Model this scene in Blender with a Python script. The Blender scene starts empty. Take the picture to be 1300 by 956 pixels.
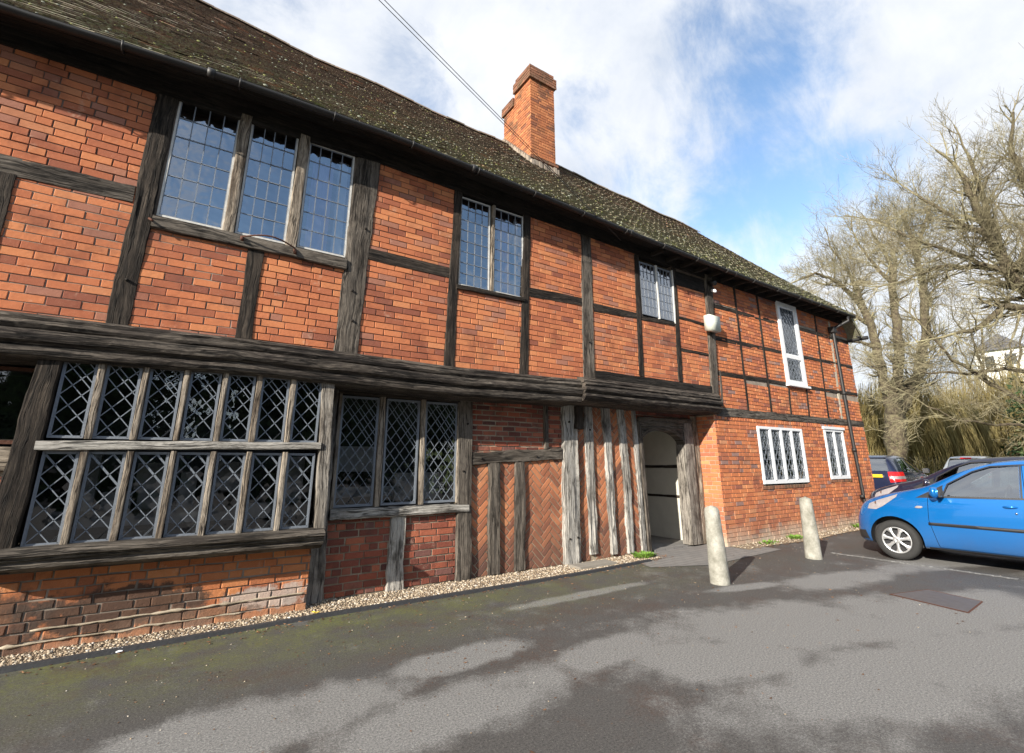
import bpy, bmesh, math, random
from mathutils import Vector, Matrix, noise, Quaternion
C = bpy.context.scene
COL = C.collection
PI = math.pi
R = random.Random(7)

# ------------------------------------------------------------------ helpers
class MB:
    """collects faces; builds ONE mesh object"""
    def __init__(s): s.v=[]; s.f=[]; s.uv=[]; s.r=[]; s.m=[]; s.sm=[]
    def add(s, vs, fs, uvs=None, rnd=0.0, mat=0, smooth=False):
        b=len(s.v); s.v.extend(vs)
        for i,f in enumerate(fs):
            s.f.append([b+k for k in f])
            s.uv.append([uvs[k] for k in f] if uvs else None)
            s.r.append(rnd if not isinstance(rnd,list) else rnd[i]); s.m.append(mat); s.sm.append(smooth)
    def box(s, x0,x1,y0,y1,z0,z1, mat=0, rnd=0.0, T=None):
        vs=[(x0,y0,z0),(x1,y0,z0),(x1,y1,z0),(x0,y1,z0),(x0,y0,z1),(x1,y0,z1),(x1,y1,z1),(x0,y1,z1)]
        if T: vs=[T(*v) for v in vs]
        s.add(vs,[(0,3,2,1),(4,5,6,7),(0,1,5,4),(1,2,6,5),(2,3,7,6),(3,0,4,7)],rnd=rnd,mat=mat)
    def tube(s, pts, rad, n=6, cap=True, mat=0, rnd=0.0):
        pts=[Vector(p) for p in pts]; k=len(pts)
        if not isinstance(rad,(list,tuple)): rad=[rad]*k
        vs=[]; up=Vector((0.13,0.21,1)).normalized()
        for i,p in enumerate(pts):
            d=(pts[min(i+1,k-1)]-pts[max(i-1,0)])
            if d.length<1e-9: d=Vector((0,0,1))
            d.normalize()
            a=d.cross(up)
            if a.length<.05: a=d.cross(Vector((1,0,0)))
            a.normalize(); b=d.cross(a)
            for j in range(n):
                t=2*PI*j/n; vs.append(tuple(p+(a*math.cos(t)+b*math.sin(t))*rad[i]))
        fs=[]
        for i in range(k-1):
            for j in range(n):
                j2=(j+1)%n; fs.append((i*n+j,(i)*n+j2,(i+1)*n+j2,(i+1)*n+j))
        if cap: fs.append(tuple(range(n-1,-1,-1))); fs.append(tuple((k-1)*n+j for j in range(n)))
        s.add(vs,fs,mat=mat,rnd=rnd,smooth=(n>4))
    def build(s, name, mats, parent=None, loc=None):
        me=bpy.data.meshes.new(name)
        off=Vector((0,0,0))
        if parent is not None:
            off=wloc(parent)
        elif loc is not None: off=Vector(loc)
        vs=[(v[0]-off.x,v[1]-off.y,v[2]-off.z) for v in s.v]
        me.from_pydata(vs,[],s.f)
        for m in (mats if isinstance(mats,(list,tuple)) else [mats]): me.materials.append(m)
        me.polygons.foreach_set('material_index',s.m)
        me.polygons.foreach_set('use_smooth',s.sm)
        if any(u is not None for u in s.uv):
            ul=me.uv_layers.new(name='UVMap'); k=0; flat=[]
            for f,u in zip(s.f,s.uv):
                for i in range(len(f)):
                    flat.extend(u[i] if u else (0,0))
            ul.data.foreach_set('uv',flat)
        at=me.attributes.new('rnd','FLOAT','FACE'); at.data.foreach_set('value',s.r)
        me.update()
        o=bpy.data.objects.new(name,me); COL.objects.link(o)
        if parent is not None: o.parent=parent
        elif loc is not None: o.location=off
        return o
def wloc(o):
    p=Vector((0,0,0))
    while o is not None: p+=o.location; o=o.parent
    return p
def tag(o,label=None,cat=None,group=None,kind=None):
    if label: o['label']=label
    if cat: o['category']=cat
    if group: o['group']=group
    if kind: o['kind']=kind
    return o
def empty(name,loc,label,cat,group=None):
    o=bpy.data.objects.new(name,None); COL.objects.link(o); o.location=loc
    return tag(o,label,cat,group)
def fbm(x,y,z=0,o=3): return noise.fractal(Vector((x,y,z)),1.0,2.0,o)
def lerp(a,b,t): return a+(b-a)*t
def interp(tab,x):
    if x<=tab[0][0]: return tab[0][1]
    for (a,b),(c,d) in zip(tab,tab[1:]):
        if x<=c: return b+(d-b)*(x-a)/(c-a)
    return tab[-1][1]

# ------------------------------------------------------------------ materials
class NT:
    def __init__(s,name):
        s.mat=bpy.data.materials.new(name); s.mat.use_nodes=True
        s.t=s.mat.node_tree; s.n=s.t.nodes; s.l=s.t.links
        s.b=s.n['Principled BSDF']; s.out=s.n['Material Output']
    def node(s,ty,**kw):
        n=s.n.new(ty)
        for k,v in kw.items():
            if k.startswith('i_'): n.inputs[k[2:].replace('_',' ')].default_value=v
            else: setattr(n,k,v)
        return n
    def link(s,a,b): s.l.new(a,b)
    def coord(s,kind='Object',scale=(1,1,1),loc=(0,0,0),rot=(0,0,0)):
        tc=s.node('ShaderNodeTexCoord'); mp=s.node('ShaderNodeMapping')
        mp.inputs['Scale'].default_value=scale; mp.inputs['Location'].default_value=loc; mp.inputs['Rotation'].default_value=rot
        s.link(tc.outputs[kind],mp.inputs['Vector']); return mp.outputs['Vector']
    def pos(s,scale=(1,1,1)):
        g=s.node('ShaderNodeNewGeometry'); mp=s.node('ShaderNodeMapping'); mp.inputs['Scale'].default_value=scale
        s.link(g.outputs['Position'],mp.inputs['Vector']); return mp.outputs['Vector']
    def noise(s,vec,scale,detail=4,rough=.55,dist=0):
        n=s.node('ShaderNodeTexNoise'); n.inputs['Scale'].default_value=scale; n.inputs['Detail'].default_value=detail
        n.inputs['Roughness'].default_value=rough; n.inputs['Distortion'].default_value=dist
        s.link(vec,n.inputs['Vector']); return n.outputs['Fac']
    def voro(s,vec,scale,feature='F1',out='Distance'):
        n=s.node('ShaderNodeTexVoronoi',feature=feature); n.inputs['Scale'].default_value=scale
        s.link(vec,n.inputs['Vector']); return n.outputs[out]
    def ramp(s,fac,stops,interp='LINEAR'):
        n=s.node('ShaderNodeValToRGB'); e=n.color_ramp.elements; n.color_ramp.interpolation=interp
        while len(e)<len(stops): e.new(.5)
        for q,(p,c) in zip(e,stops):
            q.position=p; q.color=(c,c,c,1) if isinstance(c,(int,float)) else (*c,1)
        s.link(fac,n.inputs['Fac']); return n.outputs['Color']
    def mix(s,fac,a,b,blend='MIX'):
        n=s.node('ShaderNodeMix',data_type='RGBA',blend_type=blend)
        for sock,v in ((n.inputs[0],fac),(n.inputs[6],a),(n.inputs[7],b)):
            if hasattr(v,'is_linked'): s.link(v,sock)
            elif isinstance(v,(int,float)): sock.default_value=v if sock is n.inputs[0] else (v,v,v,1)
            else: sock.default_value=(*v,1)
        return n.outputs[2]
    def math(s,op,a,b=0.0,clamp=False):
        n=s.node('ShaderNodeMath',operation=op,use_clamp=clamp)
        for i,v in enumerate((a,b)):
            if hasattr(v,'is_linked'): s.link(v,n.inputs[i])
            else: n.inputs[i].default_value=v
        return n.outputs[0]
    def attr(s,name='rnd'):
        n=s.node('ShaderNodeAttribute',attribute_name=name); return n.outputs['Fac']
    def bump(s,h,strength=.5,dist=.01,prev=None):
        n=s.node('ShaderNodeBump'); n.inputs['Strength'].default_value=strength; n.inputs['Distance'].default_value=dist
        s.link(h,n.inputs['Height'])
        if prev is not None: s.link(prev,n.inputs['Normal'])
        return n.outputs['Normal']
    def done(s,color=None,rough=.8,normal=None,metal=0,spec=None,**kw):
        b=s.b
        for k,v in (('Base Color',color),('Roughness',rough),('Metallic',metal),('Normal',normal)):
            if v is None: continue
            if hasattr(v,'is_linked'): s.link(v,b.inputs[k])
            elif k=='Base Color': b.inputs[k].default_value=(*v,1)
            else: b.inputs[k].default_value=v
        if spec is not None: b.inputs['Specular IOR Level'].default_value=spec
        for k,v in kw.items(): b.inputs[k.replace('_',' ')].default_value=v
        return s.mat
def simple(name,col,rough=.6,metal=0,var=.0,scale=20,bump=0,**kw):
    t=NT(name)
    if var or bump:
        p=t.pos(); n=t.noise(p,scale,5)
        c=t.mix(n,tuple(max(0,x*(1-var)) for x in col),tuple(x*(1+var) for x in col))
        return t.done(c,rough,t.bump(n,bump,.01) if bump else None,metal,**kw)
    return t.done(col,rough,None,metal,**kw)

def brick_mat(name,stops,stain=None,stain_lo=.5,stain_hi=.65,bmp=.5,low=None,spots=()):
    t=NT(name); p=t.pos(); soot=t.noise(p,1.3,7,.72)
    base=t.ramp(t.attr(),stops)
    n1=t.noise(p,30,6,.65); n2=t.noise(p,3,4); n3=t.noise(p,140,3,.7)
    c=t.mix(t.math('MULTIPLY',n1,.40),base,tuple(x*.45 for x in stops[len(stops)//2][1]))
    c=t.mix(t.ramp(n3,[(.58,0),(.72,.5)]),c,(.58,.36,.24))
    c=t.mix(t.ramp(soot,[(.53,0),(.68,.55)]),c,(.13,.06,.045))
    c=t.mix(t.ramp(t.noise(p,5,7,.75),[(.60,0),(.70,.45)]),c,(.55,.40,.30))
    if stain: c=t.mix(t.ramp(n2,[(stain_lo,0),(stain_hi,.85)]),c,stain)
    if low:   # splash-back dirt and lime near the ground: colour, z0, z1
        for col,z0,z1,a,sc in low:
            z=t.node('ShaderNodeSeparateXYZ'); t.link(p,z.inputs[0])
            zz=t.math('ADD',z.outputs['Z'],t.math('MULTIPLY',t.math('SUBTRACT',t.noise(p,sc,5),.5),.55))
            f=t.node('ShaderNodeMapRange'); t.link(zz,f.inputs[0]); f.inputs[1].default_value=z1; f.inputs[2].default_value=z0
            c=t.mix(t.math('MULTIPLY',f.outputs[0],a),c,col)
    for (cx,cz,rx,rz,col,a) in spots:   # worn patches of dirt and lime with a place of their own
        mp=t.node('ShaderNodeMapping',vector_type='TEXTURE'); mp.inputs['Location'].default_value=(cx,0,cz); mp.inputs['Scale'].default_value=(rx,1e6,rz); t.link(p,mp.inputs['Vector'])
        ln=t.node('ShaderNodeVectorMath',operation='LENGTH'); t.link(mp.outputs[0],ln.inputs[0])
        q=t.math('ADD',ln.outputs['Value'],t.math('MULTIPLY',t.math('SUBTRACT',t.noise(p,7,7,.7),.5),2.4))
        c=t.mix(t.math('MULTIPLY',t.ramp(q,[(.75,1),(1.0,0)]),a),c,col)
    h=t.math('ADD',n1,t.math('MULTIPLY',n3,.5))
    return t.done(c,.9,t.bump(h,bmp,.006),spec=.25)
def mortar_mat(name,col,col2,low=None):
    t=NT(name); p=t.pos(); n=t.noise(p,60,5,.7); n2=t.noise(p,4,4)
    c=t.mix(n,col,col2); c=t.mix(t.ramp(n2,[(.4,0),(.7,.7)]),c,tuple(x*.5 for x in col))
    return t.done(c,.95,t.bump(t.noise(p,160,4,.7),.7,.006),spec=.2)
ORANGE=[(0,(.23,.078,.052)),(.25,(.39,.125,.062)),(.55,(.52,.175,.078)),(.85,(.60,.235,.10)),(1,(.33,.15,.105))]
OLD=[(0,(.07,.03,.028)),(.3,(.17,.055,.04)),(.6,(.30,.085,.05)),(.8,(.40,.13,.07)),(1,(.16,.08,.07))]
WING=[(0,(.28,.10,.07)),(.3,(.46,.145,.065)),(.7,(.58,.20,.08)),(.93,(.64,.28,.13)),(1,(.26,.17,.155))]
M={}
M['brick_up']=brick_mat('brick_upper',ORANGE,(.19,.06,.035),.56,.78)
M['brick_wing']=brick_mat('brick_wing',WING,(.22,.10,.07),.6,.82,low=[((.20,.11,.08),.1,.95,.45,2.2),((.42,.36,.28),.0,.30,.8,3.0)])
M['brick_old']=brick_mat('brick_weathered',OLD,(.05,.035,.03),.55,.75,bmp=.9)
M['brick_hb']=brick_mat('brick_herringbone',[(0,(.13,.06,.045)),(.3,(.32,.12,.065)),(.6,(.48,.18,.085)),(1,(.58,.25,.12))],(.12,.065,.05),.56,.75,low=[((.10,.06,.05),.15,.7,.7,2.5)])
M['brick_base']=brick_mat('brick_plinth',[(0,(.26,.09,.05)),(.4,(.48,.17,.07)),(1,(.58,.24,.10))],None,bmp=1.2,
      low=[((.24,.20,.15),.0,.22,.5,3.5)],spots=[(-.35,.24,.75,.20,(.055,.04,.032),.9),(-1.1,.2,.4,.3,(.07,.05,.04),.8),(.80,.17,.45,.11,(.44,.40,.36),.7),(.2,.10,.6,.08,(.16,.10,.07),.7)])
M['brick_ch']=brick_mat('brick_chimney',[(0,(.20,.08,.05)),(.4,(.40,.14,.06)),(1,(.52,.21,.09))],(.09,.06,.04),.52,.72,bmp=.8)
M['brick_pas']=brick_mat('brick_dark_cap',[(0,(.10,.06,.04)),(1,(.30,.13,.075))],(.08,.07,.04),.5,.7,bmp=.8)
M['mort_dark']=mortar_mat('mortar_dark',(.085,.068,.056),(.20,.16,.13))
M['mort_grey']=mortar_mat('mortar_grey',(.24,.20,.16),(.38,.32,.26))
M['mort_lower']=mortar_mat('mortar_lower',(.27,.23,.17),(.42,.36,.27))
M['mort_plinth']=mortar_mat('mortar_plinth',(.20,.17,.14),(.34,.29,.24))
M['mort_pale']=mortar_mat('mortar_pale',(.36,.30,.22),(.50,.43,.33))

def wood_mat(name,dark,mid,pale,amt=.5,rust=0):
    t=NT(name)
    uv=t.coord('UV')
    wv=t.node('ShaderNodeTexNoise'); wv.inputs['Scale'].default_value=2.6; wv.inputs['Detail'].default_value=3; t.link(uv,wv.inputs['Vector'])
    ws=t.node('ShaderNodeVectorMath',operation='MULTIPLY_ADD'); t.link(wv.outputs['Color'],ws.inputs[0]); ws.inputs[1].default_value=(.07,.02,0); t.link(uv,ws.inputs[2])
    def m(sc):
        mp=t.node('ShaderNodeMapping'); mp.inputs['Scale'].default_value=sc; t.link(ws.outputs[0],mp.inputs['Vector']); return mp.outputs['Vector']
    g1=t.noise(m((40,3.6,1)),1,8,.7,.6); g2=t.noise(m((110,12,1)),1,5,.7); big=t.noise(m((5,.9,1)),1,5,.6)
    crack=t.noise(m((26,.8,1)),1,3,.5,.4)
    c=t.ramp(g1,[(.32,dark),(.52,mid),(.74,pale)])
    c=t.mix(t.ramp(big,[(.5-amt*.25,0),(.5+.32-amt*.25,.92)]),c,t.mix(g2,mid,pale))
    c=t.mix(t.ramp(big,[(.28,.75),(.45,0)]),c,dark)
    ck=t.ramp(crack,[(.475,0),(.495,1),(.505,1),(.525,0)])
    blot=t.noise(m((7,3.5,1)),1,6,.7)
    c=t.mix(t.ramp(blot,[(.5,0),(.66,.75)]),c,dark)
    c=t.mix(t.math('MULTIPLY',ck,.85),c,tuple(x*.25 for x in dark))
    c=t.mix(t.ramp(g2,[(.3,.5),(.5,0)]),c,tuple(x*.4 for x in dark))
    h=t.math('SUBTRACT',t.math('ADD',g1,t.math('MULTIPLY',g2,.5)),t.math('MULTIPLY',ck,1.2))
    return t.done(c,.88,t.bump(h,.9,.010),spec=.25)
M['oak_dark']=wood_mat('oak_dark',(.009,.0075,.0065),(.030,.023,.018),(.11,.088,.068),.15)
M['oak_grey']=wood_mat('oak_grey',(.018,.0145,.012),(.075,.062,.050),(.25,.22,.185),.55)
M['oak_beam']=wood_mat('oak_beam',(.010,.008,.007),(.038,.030,.025),(.26,.225,.185),.30)
M['oak_silver']=wood_mat('oak_silver',(.05,.043,.036),(.26,.24,.21),(.56,.54,.50),1.0)
M['oak_weathered']=wood_mat('oak_weathered',(.035,.028,.023),(.17,.15,.125),(.40,.37,.33),.75)
M['oak_brown']=wood_mat('oak_brown',(.05,.036,.026),(.21,.165,.12),(.48,.43,.36),.8)
M['oak_black']=wood_mat('oak_black',(.008,.007,.006),(.022,.018,.015),(.055,.046,.038),.1)

def tile_mat():
    t=NT('roof_tile'); p=t.pos()
    base=t.ramp(t.attr(),[(0,(.14,.105,.088)),(.35,(.20,.148,.118)),(.7,(.25,.175,.135)),(.93,(.30,.20,.15)),(1,(.42,.20,.13))])
    n=t.noise(p,9,6,.7); n2=t.noise(p,38,5,.7); n3=t.noise(p,1.1,4); v=t.voro(p,17); v2=t.voro(p,7)
    c=t.mix(t.ramp(n2,[(.35,.65),(.6,0)]),base,(.085,.068,.056))
    z=t.node('ShaderNodeSeparateXYZ'); t.link(p,z.inputs[0])
    lo=t.node('ShaderNodeMapRange'); t.link(z.outputs['Z'],lo.inputs[0]); lo.inputs[1].default_value=8.2; lo.inputs[2].default_value=5.2; lo.inputs[3].default_value=-.03; lo.inputs[4].default_value=.085
    rx=t.node('ShaderNodeMapRange'); t.link(z.outputs['X'],rx.inputs[0]); rx.inputs[1].default_value=0; rx.inputs[2].default_value=7; rx.inputs[3].default_value=0.0; rx.inputs[4].default_value=.06
    na=t.math('ADD',t.math('ADD',n2,lo.outputs[0]),rx.outputs[0])
    c=t.mix(t.ramp(na,[(.52,0),(.66,.7)]),c,(.27,.29,.20))
    nm=t.math('ADD',n,lo.outputs[0])
    c=t.mix(t.ramp(nm,[(.60,0),(.72,.7)]),c,(.17,.19,.07))
    sp=t.math('MULTIPLY',t.ramp(v,[(.05,1),(.12,0)]),t.ramp(n3,[(.42,0),(.55,1)]))
    c=t.mix(sp,c,(.27,.28,.10))
    return t.done(c,.95,t.bump(t.math('ADD',n2,n),.9,.012),spec=.15)
M['tile']=tile_mat()
M['moss']=simple('roof_moss',(.15,.155,.05),.95,0,.6,25,.8)
M['lichen']=simple('lichen_grey',(.19,.20,.155),.95,0,.4,25,.5)

def glass_mat(name,refl=.22,tint=(.8,.85,.9),wob=.25):
    t=NT(name); t.n.remove(t.b)
    tr=t.node('ShaderNodeBsdfTransparent'); tr.inputs[0].default_value=(*tint,1)
    gl=t.node('ShaderNodeBsdfGlossy'); gl.inputs['Roughness'].default_value=.015; gl.inputs[0].default_value=(.95,.97,1,1)
    fr=t.node('ShaderNodeFresnel'); fr.inputs[0].default_value=1.5
    f=t.math('ADD',t.math('MULTIPLY',fr.outputs[0],1.25),refl,True)
    if wob:
        t.link(t.bump(t.noise(t.pos(),5,2),wob,.02),gl.inputs['Normal'])
    mx=t.node('ShaderNodeMixShader'); t.link(f,mx.inputs[0]); t.link(tr.outputs[0],mx.inputs[1]); t.link(gl.outputs[0],mx.inputs[2])
    t.link(mx.outputs[0],t.out.inputs[0]); return t.mat
M['glass']=glass_mat('old_glass',.085)
M['glass_up']=glass_mat('sky_facing_glass',.24)
M['car_glass']=glass_mat('car_glass',.28,(.55,.62,.6),0)
M['lead']=simple('lead_came',(.20,.22,.25),.5,.35,.3,60,.2)
M['lead_bright']=simple('weathered_lead',(.19,.215,.25),.5,.3,.3,60,.2)
M['white_paint']=simple('white_paint',(.72,.73,.74),.45,0,.08,15,.1)
M['worn_paint']=simple('worn_white_paint',(.52,.51,.48),.7,0,.35,30,.4)
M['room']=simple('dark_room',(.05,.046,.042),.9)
M['curtain']=simple('purple_curtain',(.38,.28,.55),.9,0,.2,8)
M['net']=simple('net_curtain',(.60,.62,.60),.9,0,.2,8)
M['shelf']=simple('room_shelf',(.42,.38,.34),.8,0,.6,6)
M['black_plastic']=simple('black_plastic',(.014,.013,.013),.55,0)
M['iron']=simple('rusty_iron',(.09,.035,.02),.8,.3,.5,60,.5)
M['cream_wall']=simple('limewash',(.52,.50,.43),.9,0,.16,5,.35)
M['box_plastic']=simple('aged_plastic',(.55,.57,.50),.5,0,.08,10)
M['plaster']=simple('pale_plaster',(.42,.38,.30),.9,0,.25,12,.4)
M['stone']=simple('stone_slab',(.22,.20,.17),.9,0,.3,14,.6)

def bollard_mat():
    t=NT('bollard_concrete'); p=t.pos(); n=t.noise(p,7,6,.7); n2=t.noise(p,60,5,.7)
    c=t.ramp(n,[(.3,(.17,.165,.135)),(.5,(.28,.272,.235)),(.7,(.40,.39,.345))])
    c=t.mix(t.ramp(n2,[(.6,0),(.7,.7)]),c,(.16,.15,.12))
    return t.done(c,.92,t.bump(t.math('ADD',n,n2),.7,.012),spec=.2)
M['bollard']=bollard_mat()

def asphalt_mat():
    t=NT('asphalt'); p=t.pos()
    fine=t.math('ADD',t.math('MULTIPLY',t.noise(p,75,4,.8),.55),t.math('MULTIPLY',t.noise(p,190,4,.85),.45)); fine2=t.voro(p,55); big=t.noise(p,.55,5,.6,.6); mid=t.noise(p,2.2,5,.65)
    c=t.ramp(fine,[(.38,(.07,.069,.068)),(.5,(.165,.162,.158)),(.62,(.34,.335,.32))])
    # broad damp patches (real moisture: darker, glossier), dry islands given as ellipses on the plan
    w=big
    sx=t.node('ShaderNodeSeparateXYZ'); t.link(p,sx.inputs[0])
    def ell(cx,cy,rx,ry,ang=0):
        mp=t.node('ShaderNodeMapping',vector_type='TEXTURE'); mp.inputs['Location'].default_value=(cx,cy,0); mp.inputs['Scale'].default_value=(rx,ry,1e6); mp.inputs['Rotation'].default_value=(0,0,ang)
        t.link(p,mp.inputs['Vector'])
        ln=t.node('ShaderNodeVectorMath',operation='LENGTH'); t.link(mp.outputs[0],ln.inputs[0])
        r=t.node('ShaderNodeMapRange'); t.link(ln.outputs['Value'],r.inputs[0]); r.inputs[1].default_value=1.35; r.inputs[2].default_value=.6
        return r.outputs[0]
    dry=None
    for a in [(3.5,2.45,.75,.38,-.35),(5.3,2.35,2.0,.62,-.38),(6.9,3.1,.9,.30,-.1),(2.9,3.05,.5,.22,.2),(1.9,3.55,.55,.2,0),(5.6,3.55,.5,.12,-.2),(9.6,2.75,1.6,.35,-.15),(12,0,5,1.8,0),(6.4,1.9,1.5,.5,-.2),(4.6,1.5,2.0,.55,-.2),(.3,3.3,1.1,.35,.1),(1.6,2.9,.9,.3,.1),(3.9,4.35,.9,.10,.0),(1.5,0,2,1.0,0)]:
        e=ell(*a); dry=e if dry is None else t.math('MAXIMUM',dry,e)
    k=t.math('ADD',t.math('ADD',dry,t.math('MULTIPLY',t.math('SUBTRACT',mid,.5),1.9)),t.math('MULTIPLY',t.math('SUBTRACT',big,.5),1.1))
    k=t.math('ADD',k,t.math('ADD',t.math('MULTIPLY',t.math('SUBTRACT',t.noise(p,9,6,.75),.5),.9),t.math('MULTIPLY',t.math('SUBTRACT',t.noise(p,45,4,.75),.5),.6)))
    wet=t.ramp(k,[(.12,1),(.40,.55),(.72,0)])
    c=t.mix(t.math('MULTIPLY',wet,.9),c,t.mix(t.ramp(fine,[(.38,0),(.62,1)]),(.014,.0135,.013),(.105,.099,.094)))
    # moss near the kerb and brown litter stain
    def band(y0,y1):
        r=t.node('ShaderNodeMapRange'); t.link(sx.outputs['Y'],r.inputs[0]); r.inputs[1].default_value=y0; r.inputs[2].default_value=y1; return r.outputs[0]
    xl=t.node('ShaderNodeMapRange'); t.link(sx.outputs['X'],xl.inputs[0]); xl.inputs[1].default_value=8.5; xl.inputs[2].default_value=1.0
    far=t.node('ShaderNodeMapRange'); t.link(sx.outputs['Y'],far.inputs[0]); far.inputs[1].default_value=6.5; far.inputs[2].default_value=5.6
    ms=t.math('MULTIPLY',t.math('MULTIPLY',band(3.7,4.9),far.outputs[0]),xl.outputs[0])
    mn=t.ramp(t.noise(p,2.6,6,.7),[(.36,0),(.62,1)])
    c=t.mix(t.math('MULTIPLY',t.math('MULTIPLY',ms,mn),t.ramp(t.noise(p,38,5,.8),[(.38,.15),(.6,1)])),c,(.13,.14,.035))
    br=t.math('MULTIPLY',t.ramp(t.noise(p,1.4,6,.72),[(.50,0),(.64,1)]),t.ramp(t.noise(p,30,5,.8),[(.42,.1),(.6,1)]))
    c=t.mix(t.math('MULTIPLY',t.math('MULTIPLY',br,wet),.6),c,t.mix(fine,(.035,.018,.012),(.11,.06,.04)))
    c=t.mix(t.ramp(fine2,[(.05,.8),(.13,0)]),c,(.36,.34,.30))
    cr_=t.voro(p,1.3,'DISTANCE_TO_EDGE') if False else None
    h=t.math('ADD',fine,t.math('MULTIPLY',fine2,.6))
    rough=t.ramp(wet,[(0,.92),(1,.72)])
    return t.done(c,rough,t.bump(t.noise(p,320,4,.8),.45,.004),spec=.3)
M['asphalt']=asphalt_mat()
def gravel_mat():
    t=NT('gravel_bed'); p=t.pos(); v=t.voro(p,75,out='Color'); d=t.voro(p,75)
    c=t.ramp(t.noise(p,60,4),[(.35,(.10,.07,.05)),(.5,(.26,.20,.14)),(.65,(.42,.35,.26))])
    return t.done(c,.95,t.bump(d,1,.02),spec=.2)
M['gravel']=gravel_mat()
def rnd_mat(name,stops,rough=.85,bmp=0,sc=40,spec=.3):
    t=NT(name); c=t.ramp(t.attr(),stops); p=t.pos(); n=t.noise(p,sc,4)
    c=t.mix(t.math('MULTIPLY',n,.5),c,tuple(x*.5 for x in stops[len(stops)//2][1]))
    return t.done(c,rough,t.bump(n,bmp,.01) if bmp else None,spec=spec)
M['pebble']=rnd_mat('pebbles',[(0,(.10,.065,.045)),(.3,(.26,.19,.13)),(.6,(.42,.34,.24)),(.85,(.55,.47,.36)),(1,(.62,.60,.56))],.8)
M['litter']=rnd_mat('leaf_litter',[(0,(.05,.025,.015)),(.5,(.14,.065,.035)),(.9,(.26,.14,.07)),(1,(.45,.36,.26))],.9)
M['weed']=rnd_mat('weed_leaf',[(0,(.05,.11,.015)),(1,(.16,.28,.04))],.6)
M['bark']=None
def bark_mat(name,a,b,c3,sc=4):
    t=NT(name); p=t.pos(); n=t.noise(p,sc,6,.7); n2=t.noise(p,sc*9,5,.7)
    c=t.ramp(n,[(.35,a),(.5,b),(.66,c3)])
    c=t.mix(t.ramp(n2,[(.35,.6),(.55,0)]),c,tuple(x*.4 for x in a))
    return t.done(c,.95,t.bump(n2,.9,.05),spec=.1)
M['bark']=bark_mat('bark_limb',(.085,.065,.05),(.15,.125,.085),(.24,.215,.125),7)
M['twig']=bark_mat('twig_bark',(.165,.14,.095),(.26,.23,.145),(.36,.335,.205),1.2)
M['willow']=rnd_mat('willow_strand',[(0,(.14,.11,.045)),(.5,(.30,.24,.095)),(1,(.42,.36,.16))],.9,0,2)
M['thicket']=rnd_mat('thicket_twig',[(0,(.11,.095,.05)),(.6,(.22,.19,.10)),(1,(.34,.30,.18))],.95,0,2)
M['evergreen']=rnd_mat('evergreen_leaf',[(0,(.012,.028,.010)),(.6,(.03,.06,.018)),(1,(.06,.10,.03))],.8,0,2)
M['grass']=simple('grass',(.11,.15,.03),.95,0,.5,2,.6)

# ------------------------------------------------------------------ world, sun, camera
W=bpy.data.worlds.new('World'); C.world=W; W.use_nodes=True
wt=W.node_tree; wn=wt.nodes; wl=wt.links; wn.clear()
SUN_EL=math.radians(23.5); SA=math.radians(21)
sky=wn.new('ShaderNodeTexSky'); sky.sky_type='NISHITA'; sky.sun_disc=False; sky.sun_elevation=SUN_EL
sky.sun_rotation=math.atan2(-math.cos(SA),-math.sin(SA))%(2*PI)
sky.air_density=1.0; sky.dust_density=.6; sky.ozone_density=1.6
bg=wn.new('ShaderNodeBackground'); wo=wn.new('ShaderNodeOutputWorld'); bg.inputs[1].default_value=.135
tc=wn.new('ShaderNodeTexCoord')
def wmath(op,a,b=0.0,clamp=False):
    n=wn.new('ShaderNodeMath'); n.operation=op; n.use_clamp=clamp
    for i,v in enumerate((a,b)):
        if hasattr(v,'is_linked'): wl.new(v,n.inputs[i])
        else: n.inputs[i].default_value=v
    return n.outputs[0]
def wnoise(scale,detail,rough,loc=(0,0,0),sc=(1,1,1)):
    mp=wn.new('ShaderNodeMapping'); mp.inputs['Location'].default_value=loc; mp.inputs['Scale'].default_value=sc
    wl.new(tc.outputs['Generated'],mp.inputs['Vector'])
    n=wn.new('ShaderNodeTexNoise'); n.inputs['Scale'].default_value=scale; n.inputs['Detail'].default_value=detail; n.inputs['Roughness'].default_value=rough
    n.inputs['Distortion'].default_value=.25
    wl.new(mp.outputs[0],n.inputs['Vector']); return n.outputs['Fac']
n1=wnoise(2.3,9,.56,(3.1,1.2,.4),(1,1,1.5)); n2=wnoise(5.0,10,.66,(.3,5.2,1.4),(1,1.6,1))
cov=wmath('ADD',wmath('MULTIPLY',wmath('SUBTRACT',n1,.5),1.1),wmath('MULTIPLY',wmath('SUBTRACT',n2,.5),1.15))
cov=wmath('ADD',cov,.63)
# openings in the cloud deck (direction, tightness, depth)
for d,k,a in [((.672,.299,.677),.992,.42),((.686,.354,.635),.993,.30),((.847,.351,.399),.990,.46),((.82,.38,.43),.993,.30),((.715,.486,.502),.9955,.28),
              ((.24,.703,.67),.9972,.42),((.508,.545,.667),.9985,.32),((.518,.421,.745),.994,.20),((.77,.35,.53),.994,.20),((.80,.22,.56),.990,.16),((.62,.46,.62),.992,.10),((.40,.60,.69),.990,.10),((.3,-.75,.55),.86,.62),((.0,-.85,.45),.9,.3)]:
    dn=Vector(d).normalized()
    dp=wn.new('ShaderNodeVectorMath'); dp.operation='DOT_PRODUCT'; wl.new(tc.outputs['Generated'],dp.inputs[0]); dp.inputs[1].default_value=dn
    mr=wn.new('ShaderNodeMapRange'); wl.new(dp.outputs['Value'],mr.inputs[0]); mr.inputs[1].default_value=k-(1-k)*1.2; mr.inputs[2].default_value=1.0; mr.inputs[3].default_value=0; mr.inputs[4].default_value=a*.72
    cov=wmath('SUBTRACT',cov,mr.outputs[0])
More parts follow.
